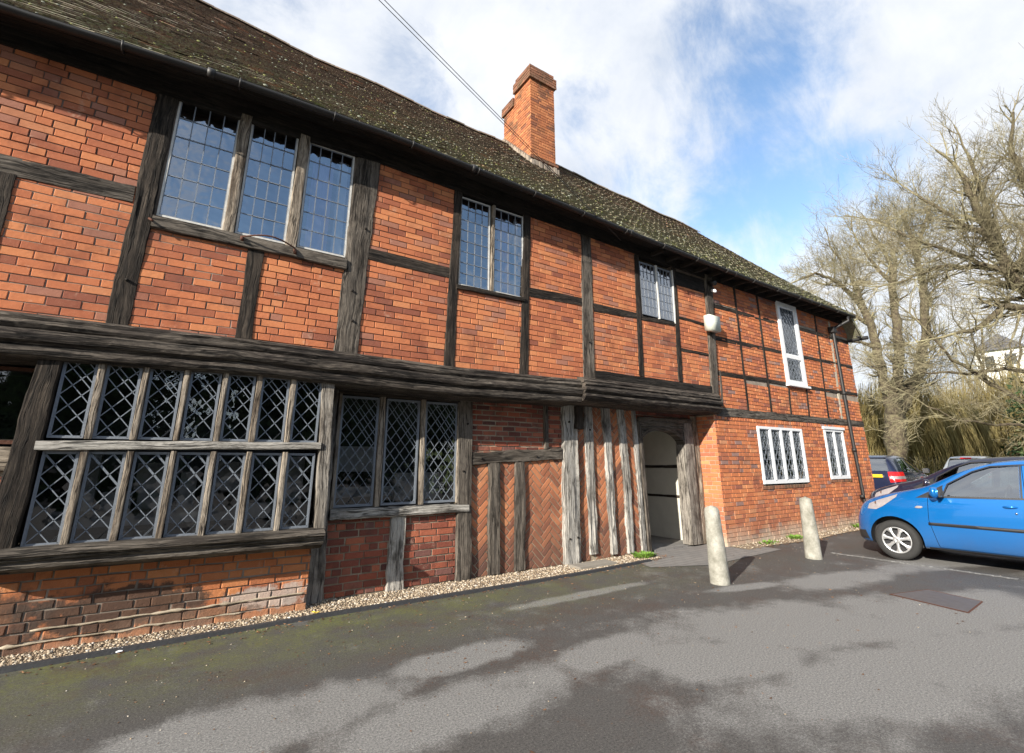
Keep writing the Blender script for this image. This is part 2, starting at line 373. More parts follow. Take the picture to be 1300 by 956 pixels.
rp=wn.new('ShaderNodeMapRange'); wl.new(cov,rp.inputs[0]); rp.inputs[1].default_value=-.06; rp.inputs[2].default_value=.52; rp.interpolation_type='SMOOTHSTEP'
cr=wn.new('ShaderNodeValToRGB'); wl.new(wnoise(3.4,7,.6,(7,2,1)),cr.inputs[0])
e=cr.color_ramp.elements; e[0].position=.36; e[0].color=(2.85,3.08,3.45,1); e[1].position=.62; e[1].color=(3.95,4.02,4.15,1)
mx=wn.new('ShaderNodeMix'); mx.data_type='RGBA'; wl.new(wmath('MULTIPLY',rp.outputs[0],.96),mx.inputs[0]); wl.new(cr.outputs[0],mx.inputs[7])
sb=wn.new('ShaderNodeMix'); sb.data_type='RGBA'; sb.blend_type='MULTIPLY'; sb.inputs[0].default_value=1; sb.inputs[7].default_value=(1.08,1.12,1.12,1); wl.new(sky.outputs[0],sb.inputs[6])
wl.new(sb.outputs[2],mx.inputs[6]); wl.new(mx.outputs[2],bg.inputs[0]); wl.new(bg.outputs[0],wo.inputs[0])
sd=bpy.data.lights.new('sun','SUN'); sd.energy=5.0; sd.angle=math.radians(.55); sd.color=(1,.93,.82)
so=bpy.data.objects.new('sun',sd); COL.objects.link(so)
dv=Vector((math.cos(SA)*math.cos(SUN_EL),math.sin(SA)*math.cos(SUN_EL),-math.sin(SUN_EL)))
so.rotation_euler=dv.to_track_quat('-Z','Y').to_euler(); so.location=(-20,-8,15)
cd=bpy.data.cameras.new('camera'); cam=bpy.data.objects.new('camera',cd); COL.objects.link(cam); C.camera=cam
AZ=math.radians(56.6); PT=math.radians(14.3)
Fh=Vector((math.cos(AZ),math.sin(AZ),0)); fw=Fh*math.cos(PT)+Vector((0,0,math.sin(PT)))
cam.location=(0,0,1.42); cam.rotation_euler=fw.to_track_quat('-Z','Y').to_euler()
cd.sensor_width=36; cd.lens=36*600/1300; cd.shift_y=-45/1300; cd.clip_end=2000; cd.clip_start=.05
C.view_settings.view_transform='Standard'; C.view_settings.look='None'; C.view_settings.exposure=1.0; C.view_settings.gamma=1
C.cycles.max_bounces=6; C.cycles.transparent_max_bounces=12
try: C.cycles.use_denoising=True
except Exception: pass

# ------------------------------------------------------------------ polygon helpers for bricks and lattices
def clip_poly(sub,clp):
    out=sub
    n=len(clp)
    for i in range(n):
        a=clp[i]; b=clp[(i+1)%n]
        inp=out; out=[]
        if not inp: return []
        def side(p): return (b[0]-a[0])*(p[1]-a[1])-(b[1]-a[1])*(p[0]-a[0])
        for j in range(len(inp)):
            p=inp[j]; q=inp[(j+1)%len(inp)]; sp=side(p); sq=side(q)
            if sp>=0: out.append(p)
            if (sp>=0)!=(sq>=0):
                t=sp/(sp-sq); out.append((p[0]+(q[0]-p[0])*t,p[1]+(q[1]-p[1])*t))
    return out
def area(p): return .5*sum(p[i][0]*p[(i+1)%len(p)][1]-p[(i+1)%len(p)][0]*p[i][1] for i in range(len(p)))
def prism(mb,poly,T,h,ch,rnd,rng=None,jit=0,back=-.01,mat=0):
    n=len(poly)
    if n<3 or area(poly)<2e-4: return
    cx=sum(p[0] for p in poly)/n; cy=sum(p[1] for p in poly)/n
    hh=h; tx=ty=0
    if rng: hh=h+rng.uniform(-jit,jit); tx=rng.uniform(-1,1)*jit*3; ty=rng.uniform(-1,1)*jit*6
    bk=[];lo=[];tp=[]
    for (u,v) in poly:
        ju=jv=0
        if rng: ju=rng.uniform(-1,1)*jit*.7; jv=rng.uniform(-1,1)*jit*.7
        d=math.hypot(u-cx,v-cy)+1e-6; iu=u+(cx-u)/d*ch*1.3; iv=v+(cy-v)/d*ch*1.3
        z=hh+(u-cx)*tx+(v-cy)*ty
        bk.append(T(u+ju,v+jv,back)); lo.append(T(u+ju,v+jv,z-ch)); tp.append(T(iu+ju,iv+jv,z))
    fs=[tuple(range(2*n,3*n))]
    for i in range(n):
        j=(i+1)%n
        fs.append((i,j,n+j,n+i)); fs.append((n+i,n+j,2*n+j,2*n+i))
    mb.add(bk+lo+tp,fs,rnd=rnd,mat=mat)
def TF(y): return lambda u,v,n: (u,y-n,v)          # wall facing -y
def TL(x): return lambda u,v,n: (x-n,-u,v)         # wall facing -x  (u=-y)
def bricks(mb,poly,T,seed,L=.228,H=.066,mo=.010,h=.010,jit=.0018,bond='stretch',z0=0,u0=0,ch=.003,skew=0.0,miss=0,tone=.5):
    us=[p[0] for p in poly]; vs=[p[1] for p in poly]
    r0=int(math.floor((min(vs)-z0)/(H+mo)))-1; r1=int(math.ceil((max(vs)-z0)/(H+mo)))+1
    sh=random.Random(seed).uniform(0,.2) if u0 is None else u0
    for r in range(r0,r1):
        rg=random.Random(seed*7919+r)
        if bond=='stretch': off=(r%2)*.5*(L+mo)+rg.uniform(-.02,.02); pat=[1]
        elif bond=='header': off=rg.uniform(0,.1); pat=[.5]
        elif bond=='english': off=(r%2)*.25*(L+mo)+rg.uniform(-.015,.015); pat=[1] if r%3 else [.5]
        else: off=(r%2)*.36*(L+mo)+rg.uniform(-.02,.02); pat=[1,.5] if (r%4) else [1]
        c=math.floor((min(us)-1)/ (L+mo))*(L+mo)+sh+off; start=c; k=0
        a0=-12.0
        c=a0+sh+off
        while c<max(us)+.3:
            w=(L if pat[k%len(pat)]==1 else L/2-mo/2); k+=1
            x0=c; x1=c+w+rg.uniform(-.004,.004); c+=w+mo; rv=rg.random()
            if x1<min(us): rg.random(); continue
            zz=z0+r*(H+mo)
            q=[(x0,zz+skew*x0),(x1,zz+skew*x1),(x1,zz+H+skew*x1),(x0,zz+H+skew*x0)]
            cl=clip_poly(q,poly)
            rr=random.Random(int(rv*1e9))
            if cl and rr.random()>=miss: prism(mb,cl,T,h,ch,min(.999,max(0,rr.gauss(tone,.26))) if rr.random()>.03 else 1.0,rr,jit)
def herring(mb,poly,T,seed,L=.21,Wd=.060,mo=.015,h=.008,ang=45,origin=(0,0),jit=.002):
    rg=random.Random(seed); a=math.radians(ang); ca,sa=math.cos(a),math.sin(a)
    us=[p[0] for p in poly]; vs=[p[1] for p in poly]; cx=(min(us)+max(us))/2; cy=(min(vs)+max(vs))/2
    rad=math.hypot(max(us)-cx,max(vs)-cy)+.4
    Wc=Wd+mo; Lc=3*Wc
    N=int(rad/Wc)+8
    for i in range(-N*2,N*2):
        for j in range(-N,N):
            bx=i*Wc+j*Lc; by=i*Wc-j*Lc
            if math.hypot(bx,by)>rad+.5: continue
            for (x0,y0,x1,y1) in ((bx,by,bx+Lc,by+Wc),(bx+Lc,by+Wc-Lc,bx+Lc+Wc,by+Wc)):
                q=[(x0+mo/2,y0+mo/2),(x1-mo/2,y0+mo/2),(x1-mo/2,y1-mo/2),(x0+mo/2,y1-mo/2)]
                q=[(cx+origin[0]+ca*x-sa*y,cy+origin[1]+sa*x+ca*y) for x,y in q]
                cl=clip_poly(q,poly)
                if cl: prism(mb,cl,T,h,.003,min(.99,max(0,rg.gauss(.5,.25))),rg,jit)

# timbers ------------------------------------------------------------
def timber(mb,p0,p1,w0,w1,y,dep=.14,seed=0,wob=1.0,T=None,bow=0.0,seg=.05):
    """hewn beam in the facade plane from p0(x,z) to p1; front face at y"""
    a=Vector((p0[0],p0[1])); b=Vector((p1[0],p1[1])); L=(b-a).length; d=(b-a)/L; nrm=Vector((d.y,-d.x))
    n=max(4,int(L/seg)); cols=[(-.5,1),(-.5,.16),(-.44,.02),(-.28,0),(-.1,0),(.1,0),(.28,0),(.44,.02),(.5,.16),(.5,1)]
    vs=[];uv=[];k=len(cols)
    for i in range(n+1):
        t=i/n; w=lerp(w0,w1,t); c=a+d*(L*t)
        bo=bow*math.sin(PI*t)
        el=fbm(t*L*2.1,seed*3.7,1.3)*.010*wob+fbm(t*L*14,seed*1.7,5)*.0035*wob; er=fbm(t*L*2.1,seed*3.7,9.3)*.010*wob+fbm(t*L*14,seed*1.7,8)*.0035*wob
        for j,(s_,dd) in enumerate(cols):
            u=s_*w+(el if s_<0 else er)*(abs(s_)*2)**2+bo
            yy=y+dd*dep
            if dd<.5:
                yy+= -fbm(u*30+seed*5,t*L*1.6,seed*.37)*.0055*wob + fbm(u*9+seed,t*L*.8,seed)*.004*wob
            q=c+nrm*u
            P=(q.x,yy,q.y)
            vs.append(P); uv.append((s_*w+dd*dep*(1 if s_>0 else -1)+seed*1.37, t*L+seed*2.11))
    fs=[]
    for i in range(n):
        for j in range(k-1): fs.append((i*k+j,i*k+j+1,(i+1)*k+j+1,(i+1)*k+j))
    fs.append(tuple(range(k-1,-1,-1))); fs.append(tuple(n*k+j for j in range(k)))
    if T: vs=[T(*v) for v in vs]
    mb.add(vs,[tuple(reversed(f)) for f in fs],uv)
def moulding(mb,prof,x0,x1,seed=0,wob=1.0,seg=.05,dz=lambda x:0):
    n=int((x1-x0)/seg); k=len(prof); vs=[];uv=[]; s=[0]
    for a,b in zip(prof,prof[1:]): s.append(s[-1]+math.hypot(b[0]-a[0],b[1]-a[1]))
    for i in range(n+1):
        x=x0+(x1-x0)*i/n
        for j,(y,z) in enumerate(prof):
            e=1 if 0<j<k-1 else 0
            dy=fbm(x*1.6,j*.9+seed,2)*.006*wob*e+fbm(x*9,j*1.3+seed,4)*.0025*wob*e
            vs.append((x,y-dy,z+dz(x)+fbm(x*1.1,seed+j*.2,7)*.006*wob*e)); uv.append((s[j]+seed,x+seed*1.7))
    fs=[]
    for i in range(n):
        for j in range(k-1): fs.append((i*k+j,(i+1)*k+j,(i+1)*k+j+1,i*k+j+1))
    fs.append(tuple(range(k))); fs.append(tuple(n*k+j for j in range(k-1,-1,-1)))
    mb.add(vs,[tuple(reversed(f)) for f in fs],uv)
def quad(mb,T,poly,n=0,mat=0): mb.add([T(u,v,n) for u,v in poly],[tuple(range(len(poly)))],mat=mat)
def rect(x0,z0,x1,z1): return [(x0,z0),(x1,z0),(x1,z1),(x0,z1)]

# ------------------------------------------------------------------ THE HOUSE
H=empty('timber_framed_house',(0,5.62,0),'long red brick and black timber framed house with jettied upper storey and mossy tiled roof','house')
YU=5.25; XL=-5.0; XR=14.12
UT=TF(YU)
# --- walls (backing with mortar)
mb=MB()
for a,b in ((XL,-.59),(1.17,2.61),(3.67,6.16),(7.03,8.1)): mb.box(a,b,YU+.001,YU+.12,2.28,5.12)
for a,b,z0,z1 in ((-.59,1.17,2.28,3.56),(2.61,3.67,2.28,3.64),(6.16,7.03,2.28,3.82)): mb.box(a,b,YU+.001,YU+.12,z0,z1)
mb.build('upper_mortar_bed',M['mort_dark'],H)
mb=MB(); mb.box(8.1,10.64,YU+.001,YU+.12,2.28,5.12); mb.box(11.5,XR,YU+.001,YU+.12,2.28,5.12); mb.box(10.64,11.5,YU+.001,YU+.12,2.28,3.03); mb.build('wing_mortar_bed',M['mort_grey'],H)
mb=MB(); sd_=11
panels=[rect(-3.4,3.82,-.66,5.02),rect(XL,3.82,-3.36,4.98),rect(XL,2.58,-3.4,3.82),rect(-3.4,2.58,-1.56,3.82),rect(-1.56,2.58,-.7,3.82),
 rect(-.7,2.58,.27,3.6),rect(.27,2.58,1.2,3.6),rect(1.35,2.56,2.5,3.8),rect(1.35,3.8,2.55,5.05),rect(2.5,2.56,3.62,3.66),
 rect(3.7,2.56,4.82,3.82),rect(3.7,3.82,4.9,5.0),rect(4.9,2.7,6.0,3.8),rect(4.9,3.8,6.05,5.0),rect(6.03,2.7,7.03,3.84),
 rect(7.05,2.7,7.98,3.37),rect(7.05,3.37,7.98,3.97),rect(7.05,3.97,7.98,4.62)]
for i,p in enumerate(panels):
    rg=random.Random(i+50)
    mb=MB(); bricks(mb,p,UT,sd_+i,h=.0075,L=.215,H=.0662,mo=.0085,u0=None,z0=rg.uniform(0,.07),skew=rg.uniform(-.006,.006),bond='stretch' if i%3 else 'mix',jit=.0028,tone=rg.uniform(.36,.66))
    if i in (3,4,5,14,15): quad(mb,UT,p,.0008,1)
    mb.build('brick_panel',[M['brick_up'],M['mort_grey']],H)
mb=MB()
xs=[8.1,9.02,9.87,10.68,11.5,12.4,13.18,XR]
zs=[2.36,3.04,3.74,4.42,5.02]
for i in range(7):
    for j in range(4):
        if i==3 and j>=1: continue
        rg=random.Random(i*9+j+300)
        mb=MB(); bricks(mb,rect(xs[i],zs[j],xs[i+1],zs[j+1]),UT,300+i*7+j,L=.22,H=.060,mo=.011,u0=None,z0=rg.uniform(0,.07),skew=rg.uniform(-.02,.02),bond='stretch',jit=.003,tone=rg.uniform(.38,.66))
        mb.build('brick_panel',M['brick_wing'],H)
# wing ground floor wall
mb=MB(); WY=5.235; WT=TF(WY)
for r in (rect(7.87,0,9.2,2.3),rect(9.2,0,10.93,.97),rect(9.2,2.1,10.93,2.3),rect(10.93,0,11.93,2.3),rect(11.93,0,12.86,1.03),rect(11.93,2.19,12.86,2.3),rect(12.86,0,XR,2.3)):
    mb.box(r[0][0],r[1][0],WY+.001,WY+.14,r[0][1]-.05,r[2][1])
mb.box(7.871,8.0,WY+.14,5.72,-.05,2.3)
mb.box(7.9,8.02,5.62,11.3,-.05,2.3)
mb.build('wing_mortar_bed',M['mort_pale'],H)
mb=MB()
for r in (rect(7.865,0,9.2,2.17),rect(9.2,0,10.93,.90),rect(10.93,0,11.93,2.17),rect(11.93,0,12.86,.98),rect(12.86,0,XR,2.17),rect(9.2,2.1,10.93,2.17)):
    bricks(mb,r,WT,901,L=.222,H=.062,mo=.010,bond='flem',z0=.004,jit=.0028,miss=0)
bricks(mb,rect(7.865,2.17,XR,2.26),WT,902,L=.085*2,H=.075,mo=.014,bond='header',z0=2.176)
bricks(mb,rect(-5.63,0,-5.235,2.24),TL(7.87),903,L=.222,H=.062,mo=.010,bond='flem',z0=.004,jit=.0025)
mb.build('wing_lower_brickwork',M['brick_wing'],H)
mb=MB()
bricks(mb,rect(9.14,.90,11.0,.965),TF(WY-.012),904,L=.11*2,H=.06,mo=.012,bond='header',z0=.903)
bricks(mb,rect(11.88,.965,12.95,1.03),TF(WY-.012),905,L=.11*2,H=.055,mo=.010,bond='header',z0=.97)
mb.build('window_sill_bricks',M['brick_pas'],H)
# ground floor recessed wall
GY=5.635; GT=TF(GY)
mb=MB()
for r in (rect(XL,0,-1.96,2.3),rect(-1.9,0,-1.1,1.52),rect(1.2,0,2.9,.82),rect(2.85,0,6.34,2.3)):
    mb=MB(); mb.box(r[0][0],r[1][0],GY+.001,GY+.14,r[0][1]-.05,r[2][1]); mb.build('mortar_bed',M['mort_lower'],H)
mb=MB(); mb.box(6.3,7.95,GY+.003,GY+.12,2.06,2.3); mb.build('mortar_bed',M['mort_lower'],H)
mb=MB(); mb.box(7.6,7.88,GY+.001,GY+.14,-.05,2.05); mb.build('mortar_bed',M['mort_lower'],H)
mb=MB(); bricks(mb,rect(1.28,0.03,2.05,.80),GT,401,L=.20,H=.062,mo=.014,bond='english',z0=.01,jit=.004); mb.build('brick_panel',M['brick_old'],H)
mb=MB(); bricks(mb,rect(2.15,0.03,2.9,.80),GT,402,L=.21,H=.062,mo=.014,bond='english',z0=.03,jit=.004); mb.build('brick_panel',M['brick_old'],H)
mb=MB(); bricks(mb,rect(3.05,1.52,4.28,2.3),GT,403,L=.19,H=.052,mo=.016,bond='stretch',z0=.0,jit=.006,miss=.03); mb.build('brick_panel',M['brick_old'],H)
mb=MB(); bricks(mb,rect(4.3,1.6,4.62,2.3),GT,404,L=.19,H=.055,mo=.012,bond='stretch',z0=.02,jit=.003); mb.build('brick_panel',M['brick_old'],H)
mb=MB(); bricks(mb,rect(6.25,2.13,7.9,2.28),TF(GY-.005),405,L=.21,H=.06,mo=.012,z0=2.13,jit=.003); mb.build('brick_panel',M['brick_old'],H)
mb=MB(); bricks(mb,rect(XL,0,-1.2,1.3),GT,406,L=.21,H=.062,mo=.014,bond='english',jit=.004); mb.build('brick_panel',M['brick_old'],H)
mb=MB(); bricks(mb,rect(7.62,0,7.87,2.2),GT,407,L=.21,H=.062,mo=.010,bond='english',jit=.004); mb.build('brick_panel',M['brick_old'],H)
mb=MB()
for i,(r,o,a) in enumerate([(rect(3.05,.02,3.36,1.45),(0,0),45),(rect(3.48,.02,3.76,1.45),(.05,.1),45),(rect(3.88,.02,4.6,1.5),(.0,.02),45),
        (rect(4.85,.02,5.09,2.3),(0,0),45),(rect(5.20,.02,5.50,2.3),(.03,0),45),(rect(5.58,.02,5.85,2.3),(.0,.05),45),(rect(5.95,.02,6.24,2.3),(.1,0),45)]):
    mb=MB(); herring(mb,r,GT,600+i,origin=o,ang=a); mb.build('herringbone_panel',M['brick_hb'],H)
# bay plinth
mb=MB(); BY=5.42
mb.box(-1.14,1.14,BY+.001,5.62,-.05,.62); mb.build('plinth_mortar_bed',M['mort_plinth'],H)
mb=MB(); bricks(mb,rect(-1.15,0,1.14,.62),TF(BY),700,L=.215,H=.063,mo=.010,bond='flem',h=.008,jit=.006,z0=.01,skew=-.004,ch=.006)
bricks(mb,rect(-5.62,0,-5.42,.62),TL(-1.15),702,L=.222,H=.064,mo=.012,jit=.006)
mb.build('plinth_brickwork',M['brick_base'],H)
# mortar ribs of repointing on the plinth
mb=MB()
for z,x0,x1,s in ((.165,-.85,1.13,1),(.075,-1.0,.6,2)):
    pts=[(x0+(x1-x0)*i/40,BY-.011+.004*fbm(i*.4,s),z+.014*fbm(i*.25,s*3)) for i in range(41)]
    mb.tube(pts,[.009*(.5+abs(fbm(i*.6,s*9)*2)) for i in range(41)],5)
mb.build('lime_repointing',M['mort_pale'],H)
# rest of the shell: back wall, end walls, floors
mb=MB()
mb.box(XL,4.0,11.3,11.45,-.05,5.1); mb.box(4.0,6.3,11.3,11.45,2.3,5.1); mb.box(7.8,XR,11.3,11.45,-.05,5.1); mb.box(6.3,7.8,11.3,11.45,2.3,5.1); mb.box(XL-.001,XL+.1,5.3,11.3,-.05,5.1)
mb.box(XR-.12,XR-.005,5.24+.14,11.3,-.05,4.2)
mb.add([(13.6,5.38,4.2),(13.6,9.0,4.2),(12.6,8.3,8.2),(13.6,5.38,5.0)],[(0,1,2,3)])
mb.build('rear_wall',M['brick_wing'],H)
mb=MB(); mb.box(XL,4.0,5.40,11.3,2.32,2.45); mb.box(4.0,7.88,5.40,7.6,2.32,2.45); mb.box(7.88,XR-.13,5.40,11.3,2.32,2.45); mb.build('first_floor',M['oak_dark'],H)
# end wall bricks facing +x not visible from here: plain courses
# --- timbers of the upper storey
def T_(name,mat,*specs):
    mb=MB()
    for i,s in enumerate(specs): timber(mb,*s[:5],**s[5])
    return mb.build(name,mat,H)
yp=YU-.022
P=lambda mat,a,b,w0,w1,seed,y=yp,**k: T_('post',mat,(a,b,w0,w1,y,dict(seed=seed,**k)))
Rl=lambda mat,a,b,w0,w1,seed,y=yp+.006,**k: T_('rail',mat,(a,b,w0,w1,y,dict(seed=seed,**k)))
P(M['oak_dark'],(-3.42,2.6),(-3.4,5.1),.2,.2,1)
P(M['oak_dark'],(-1.60,2.6),(-1.62,3.76),.15,.14,2)
P(M['oak_dark'],(-.70,2.58),(-.695,5.12),.175,.175,3,wob=1.6)
P(M['oak_grey'],(1.265,2.55),(1.34,5.1),.27,.30,4,wob=1.8)
P(M['oak_dark'],(.27,2.6),(.28,3.58),.165,.155,5)
P(M['oak_dark'],(2.52,2.56),(2.575,5.08),.155,.125,6,wob=1.4)
P(M['oak_dark'],(3.645,2.56),(3.74,5.05),.15,.125,7)
P(M['oak_grey'],(4.845,2.58),(4.905,5.05),.24,.24,8,wob=1.4)
P(M['oak_dark'],(6.01,2.78),(6.08,4.95),.11,.11,9)
P(M['oak_dark'],(7.01,2.78),(7.10,4.95),.12,.12,10)
P(M['oak_grey'],(7.96,2.60),(8.14,5.02),.20,.24,11,y=YU-.05)
Rl(M['oak_grey'],(XL,3.80),(-.78,3.84),.19,.19,20,wob=1.4)
Rl(M['oak_dark'],(1.38,3.80),(2.5,3.80),.165,.165,21)
Rl(M['oak_dark'],(3.74,3.79),(4.76,3.84),.15,.15,22)
Rl(M['oak_dark'],(5.0,3.79),(6.0,3.82),.16,.12,23)
Rl(M['oak_grey'],(-.61,3.61),(1.18,3.60),.13,.13,24,y=YU-.05)
Rl(M['oak_dark'],(2.58,3.63),(3.66,3.65),.06,.06,25,y=YU-.045)
Rl(M['oak_dark'],(6.07,3.80),(6.98,3.83),.09,.09,26)
Rl(M['oak_dark'],(7.08,3.98),(7.93,3.97),.07,.07,27)
Rl(M['oak_dark'],(7.08,3.37),(7.9,3.375),.07,.06,28)
Rl(M['oak_black'],(7.12,4.77),(8.05,4.77),.30,.28,29)
Rl(M['oak_black'],(4.95,2.70),(7.90,2.70),.14,.15,30,y=YU-.04)
for i,(z,a,b) in enumerate([(4.42,8.2,10.62),(4.46,11.5,13.9),(3.745,8.12,10.6),(3.78,11.48,13.9),(3.045,8.1,10.6),(3.07,11.5,13.9)]):
    Rl(M['oak_dark'],(a,z),(b if b<13 else XR,z+.02),.10,.09,40+i,y=YU-.014)
Rl(M['oak_grey'],(7.95,2.31),(XR,2.34),.17,.13,47,y=WY-.022,wob=1.6)
Rl(M['plaster'],(XL,5.16),(-.78,5.16),.001,.001,48,y=YU+.05) if False else None
for i,(x0,x1,z0,z1) in enumerate([(9.02,9.04,2.4,5.0),(9.87,9.9,2.4,5.0),(10.64,10.70,2.4,2.98),(11.42,11.48,2.4,3.02),(12.33,12.47,2.4,5.0)]):
    P(M['oak_dark'],(x0,z0),(x1,z1),.075,.075,60+i,y=YU-.020)
P(M['oak_grey'],(8.17,2.42),(8.22,3.1),.05,.05,66,y=YU-.02)
T_('plaster_strip',M['plaster'],((13.02,2.42),(13.22,4.9),.12,.12,YU-.012,dict(seed=70,wob=.6)))
# wall plate under the eaves
mb=MB(); moulding(mb,[(5.35,5.2),(YU-.03,5.2),(YU-.03,4.96),(5.35,4.96)][::-1],XL,XR,3,dz=lambda x:interp(((-5,-.06),(-1.8,-.02),(1.5,.07),(5,.03),(8,-.01),(14,-.02)),x))
mb.build('wall_plate',M['oak_black'],H)
# bressummers -----------------------------------------------------
prof=[(5.32,2.60),(5.20,2.592),(5.165,2.575),(5.150,2.555),(5.155,2.535),(5.135,2.525),(5.125,2.50),(5.140,2.475),(5.150,2.462),(5.125,2.452),(5.108,2.425),(5.106,2.395),(5.120,2.368),(5.150,2.350),(5.160,2.330),(5.140,2.320),(5.135,2.285),(5.150,2.255),(5.18,2.235),(5.30,2.228),(5.62,2.228),(5.62,2.3)]
mb=MB(); moulding(mb,prof,XL,4.60,5,1.5,dz=lambda x:interp(((-5,-.02),(-1.4,-.015),(.4,.0),(2.7,-.035),(4.6,.0)),x)); mb.build('moulded_bressummer',M['oak_beam'],H)
prof2=[(5.32,2.635),(5.17,2.628),(5.115,2.60),(5.10,2.58),(5.085,2.565),(5.095,2.545),(5.07,2.535),(5.055,2.51),(5.075,2.49),(5.065,2.475),(5.045,2.455),(5.045,2.42),(5.075,2.395),(5.095,2.38),(5.07,2.37),(5.06,2.34),(5.085,2.31),(5.11,2.285),(5.16,2.262),(5.30,2.255),(5.62,2.255),(5.62,2.3)]
mb=MB(); moulding(mb,prof2,4.61,7.90,8,1.3); mb.build('moulded_bressummer',M['oak_beam'],H)
# --- lower timbers
gp=GY-.045
P(M['oak_dark'],(-1.10,.62),(-1.07,2.24),.19,.15,100,y=5.20,wob=1.2)                   # bay left post
P(M['oak_weathered'],(1.165,.77),(1.11,2.24),.11,.13,101,y=5.21)
P(M['oak_weathered'],(1.25,.0),(1.27,2.25),.19,.11,102,y=5.57,wob=2,bow=-.02)
P(M['oak_grey'],(2.985,.0),(2.95,2.25),.215,.22,103,y=5.58,wob=1.2)
P(M['oak_silver'],(2.11,.0),(2.115,.80),.22,.19,104,y=gp,wob=2)
Rl(M['oak_silver'],(1.33,.865),(3.02,.85),.12,.085,105,y=5.56,wob=1.3)
Rl(M['oak_dark'],(1.3,2.215),(2.86,2.22),.09,.09,106,y=5.58)
Rl(M['oak_grey'],(3.07,1.455),(4.58,1.53),.15,.17,107,y=gp,wob=2)
P(M['oak_grey'],(4.30,1.6),(4.295,2.25),.07,.08,108,y=gp)
P(M['oak_grey'],(3.43,.03),(3.415,1.40),.17,.18,109,y=gp,wob=1.6)
P(M['oak_grey'],(3.825,.03),(3.83,1.41),.17,.18,110,y=gp,wob=1.6)
P(M['oak_silver'],(4.72,.02),(4.74,2.26),.33,.28,111,y=GY-.07,wob=2.4,dep=.2)
P(M['oak_dark'],(4.87,1.90),(4.88,2.24),.16,.14,112,y=GY-.13,wob=1.6)                   # corbel block
P(M['oak_silver'],(5.15,.1),(5.14,2.26),.16,.17,113,y=gp,wob=2)
P(M['oak_silver'],(5.56,.06),(5.52,2.26),.12,.19,114,y=gp,wob=2.2)
P(M['oak_silver'],(5.92,.04),(5.86,2.26),.14,.14,115,y=gp,wob=2.4,bow=.02)
P(M['oak_silver'],(6.225,.0),(6.165,2.26),.10,.09,116,y=gp,wob=1.5)
mb=None
for (x,z,y) in ((1.30,2.95,YU-.03),(1.36,4.1,YU-.03),(1.27,3.3,YU-.03),(2.98,1.9,5.575),(2.93,1.3,5.575),(4.66,.35,GY-.075),(4.80,.36,GY-.075),(4.70,2.0,GY-.08),(3.2,1.46,GY-.05),(4.1,1.49,GY-.05),(-.70,3.0,YU-.03),(4.87,3.2,YU-.03),(5.14,1.9,GY-.05)):
    mb=MB(); mb.tube([(x,y+.02,z),(x,y-.010,z+.001)],.014,8); mb.build('oak_peg',M['oak_black'],H)
# door surround
mb=MB()
timber(mb,(7.535,.03),(7.535,2.1),.30,.27,GY-.075,seed=120,wob=1.5,dep=.20)
mb.build('door_post',M['oak_weathered'],H)
mb=MB(); timber(mb,(7.775,.02),(7.775,2.24),.16,.15,GY-.05,seed=121,wob=2); mb.build('door_post',M['oak_brown'],H)
mb=MB(); timber(mb,(6.335,.0),(6.265,2.08),.075,.085,GY-.065,seed=122,wob=1.2,dep=.20); mb.build('door_post',M['oak_grey'],H)
mb=MB(); timber(mb,(6.26,2.09),(7.66,2.11),.15,.15,GY-.07,seed=123,wob=1.6); mb.build('door_lintel',M['oak_grey'],H)
# arched head (four-centred) -------------------------------------------------
def arch(t):  # t 0..1 across the opening -> z
    s=abs(t-.48)/.52
    return 1.68+.27*(1-s**2.3)**.62 if s<1 else 1.68
mb=MB(); N=28; x0,x1=6.29,7.42; yf=GY-.055; yb=GY+.10
for i in range(N):
    a=i/N; b=(i+1)/N; xa=lerp(x0,x1,a); xb=lerp(x0,x1,b); za=arch(a); zb=arch(b); zt=2.035
    for q in (((xa,yf,za),(xb,yf,zb),(xb,yf,zt),(xa,yf,zt)),((xa,yb,za),(xa,yf,za),(xb,yf,zb),(xb,yb,zb))):
        mb.add(list(q),[(0,1,2,3) if q[0][1]==q[1][1] else (0,1,2,3)],[(v[2],v[0]) for v in q])
    # raised bead along the arch
pts=[(lerp(x0,x1,i/N),yf-.004,arch(i/N)+.045) for i in range(N+1)]
mb.tube(pts,.010,5); mb.tube([(x0+.0,yf-.004,1.99),(x1,yf-.004,1.99)],.010,5)
mb.build('arched_door_head',M['oak_grey'],H)
# passage behind
mb=MB()
mb.box(7.80,7.885,5.78,11.3,-.02,2.32)
mb.box(6.2,6.30,5.78,6.5,-.02,2.32)
mb.build('passage_wall',M['cream_wall'],H)
T2=lambda x,y,z:(7.80-(y-5.0),x,z)
mb=MB()
for z,k in ((1.33,1),(.78,2),(2.2,3)): timber(mb,(5.8,z),(9.6,z-.03),.055,.05,5.015,seed=130+k,wob=.8,T=lambda x,y,z:(7.80-(5.03-y),x,z))
timber(mb,(5.90,0),(5.86,2.2),.09,.09,5.01,seed=135,T=lambda x,y,z:(7.80-(5.03-y),x,z))
mb.build('passage_timber',M['oak_dark'],H)
mb=MB(); mb.box(6.3,7.8,5.775,7.6,2.235,2.31); mb.build('passage_ceiling',M['cream_wall'],H)

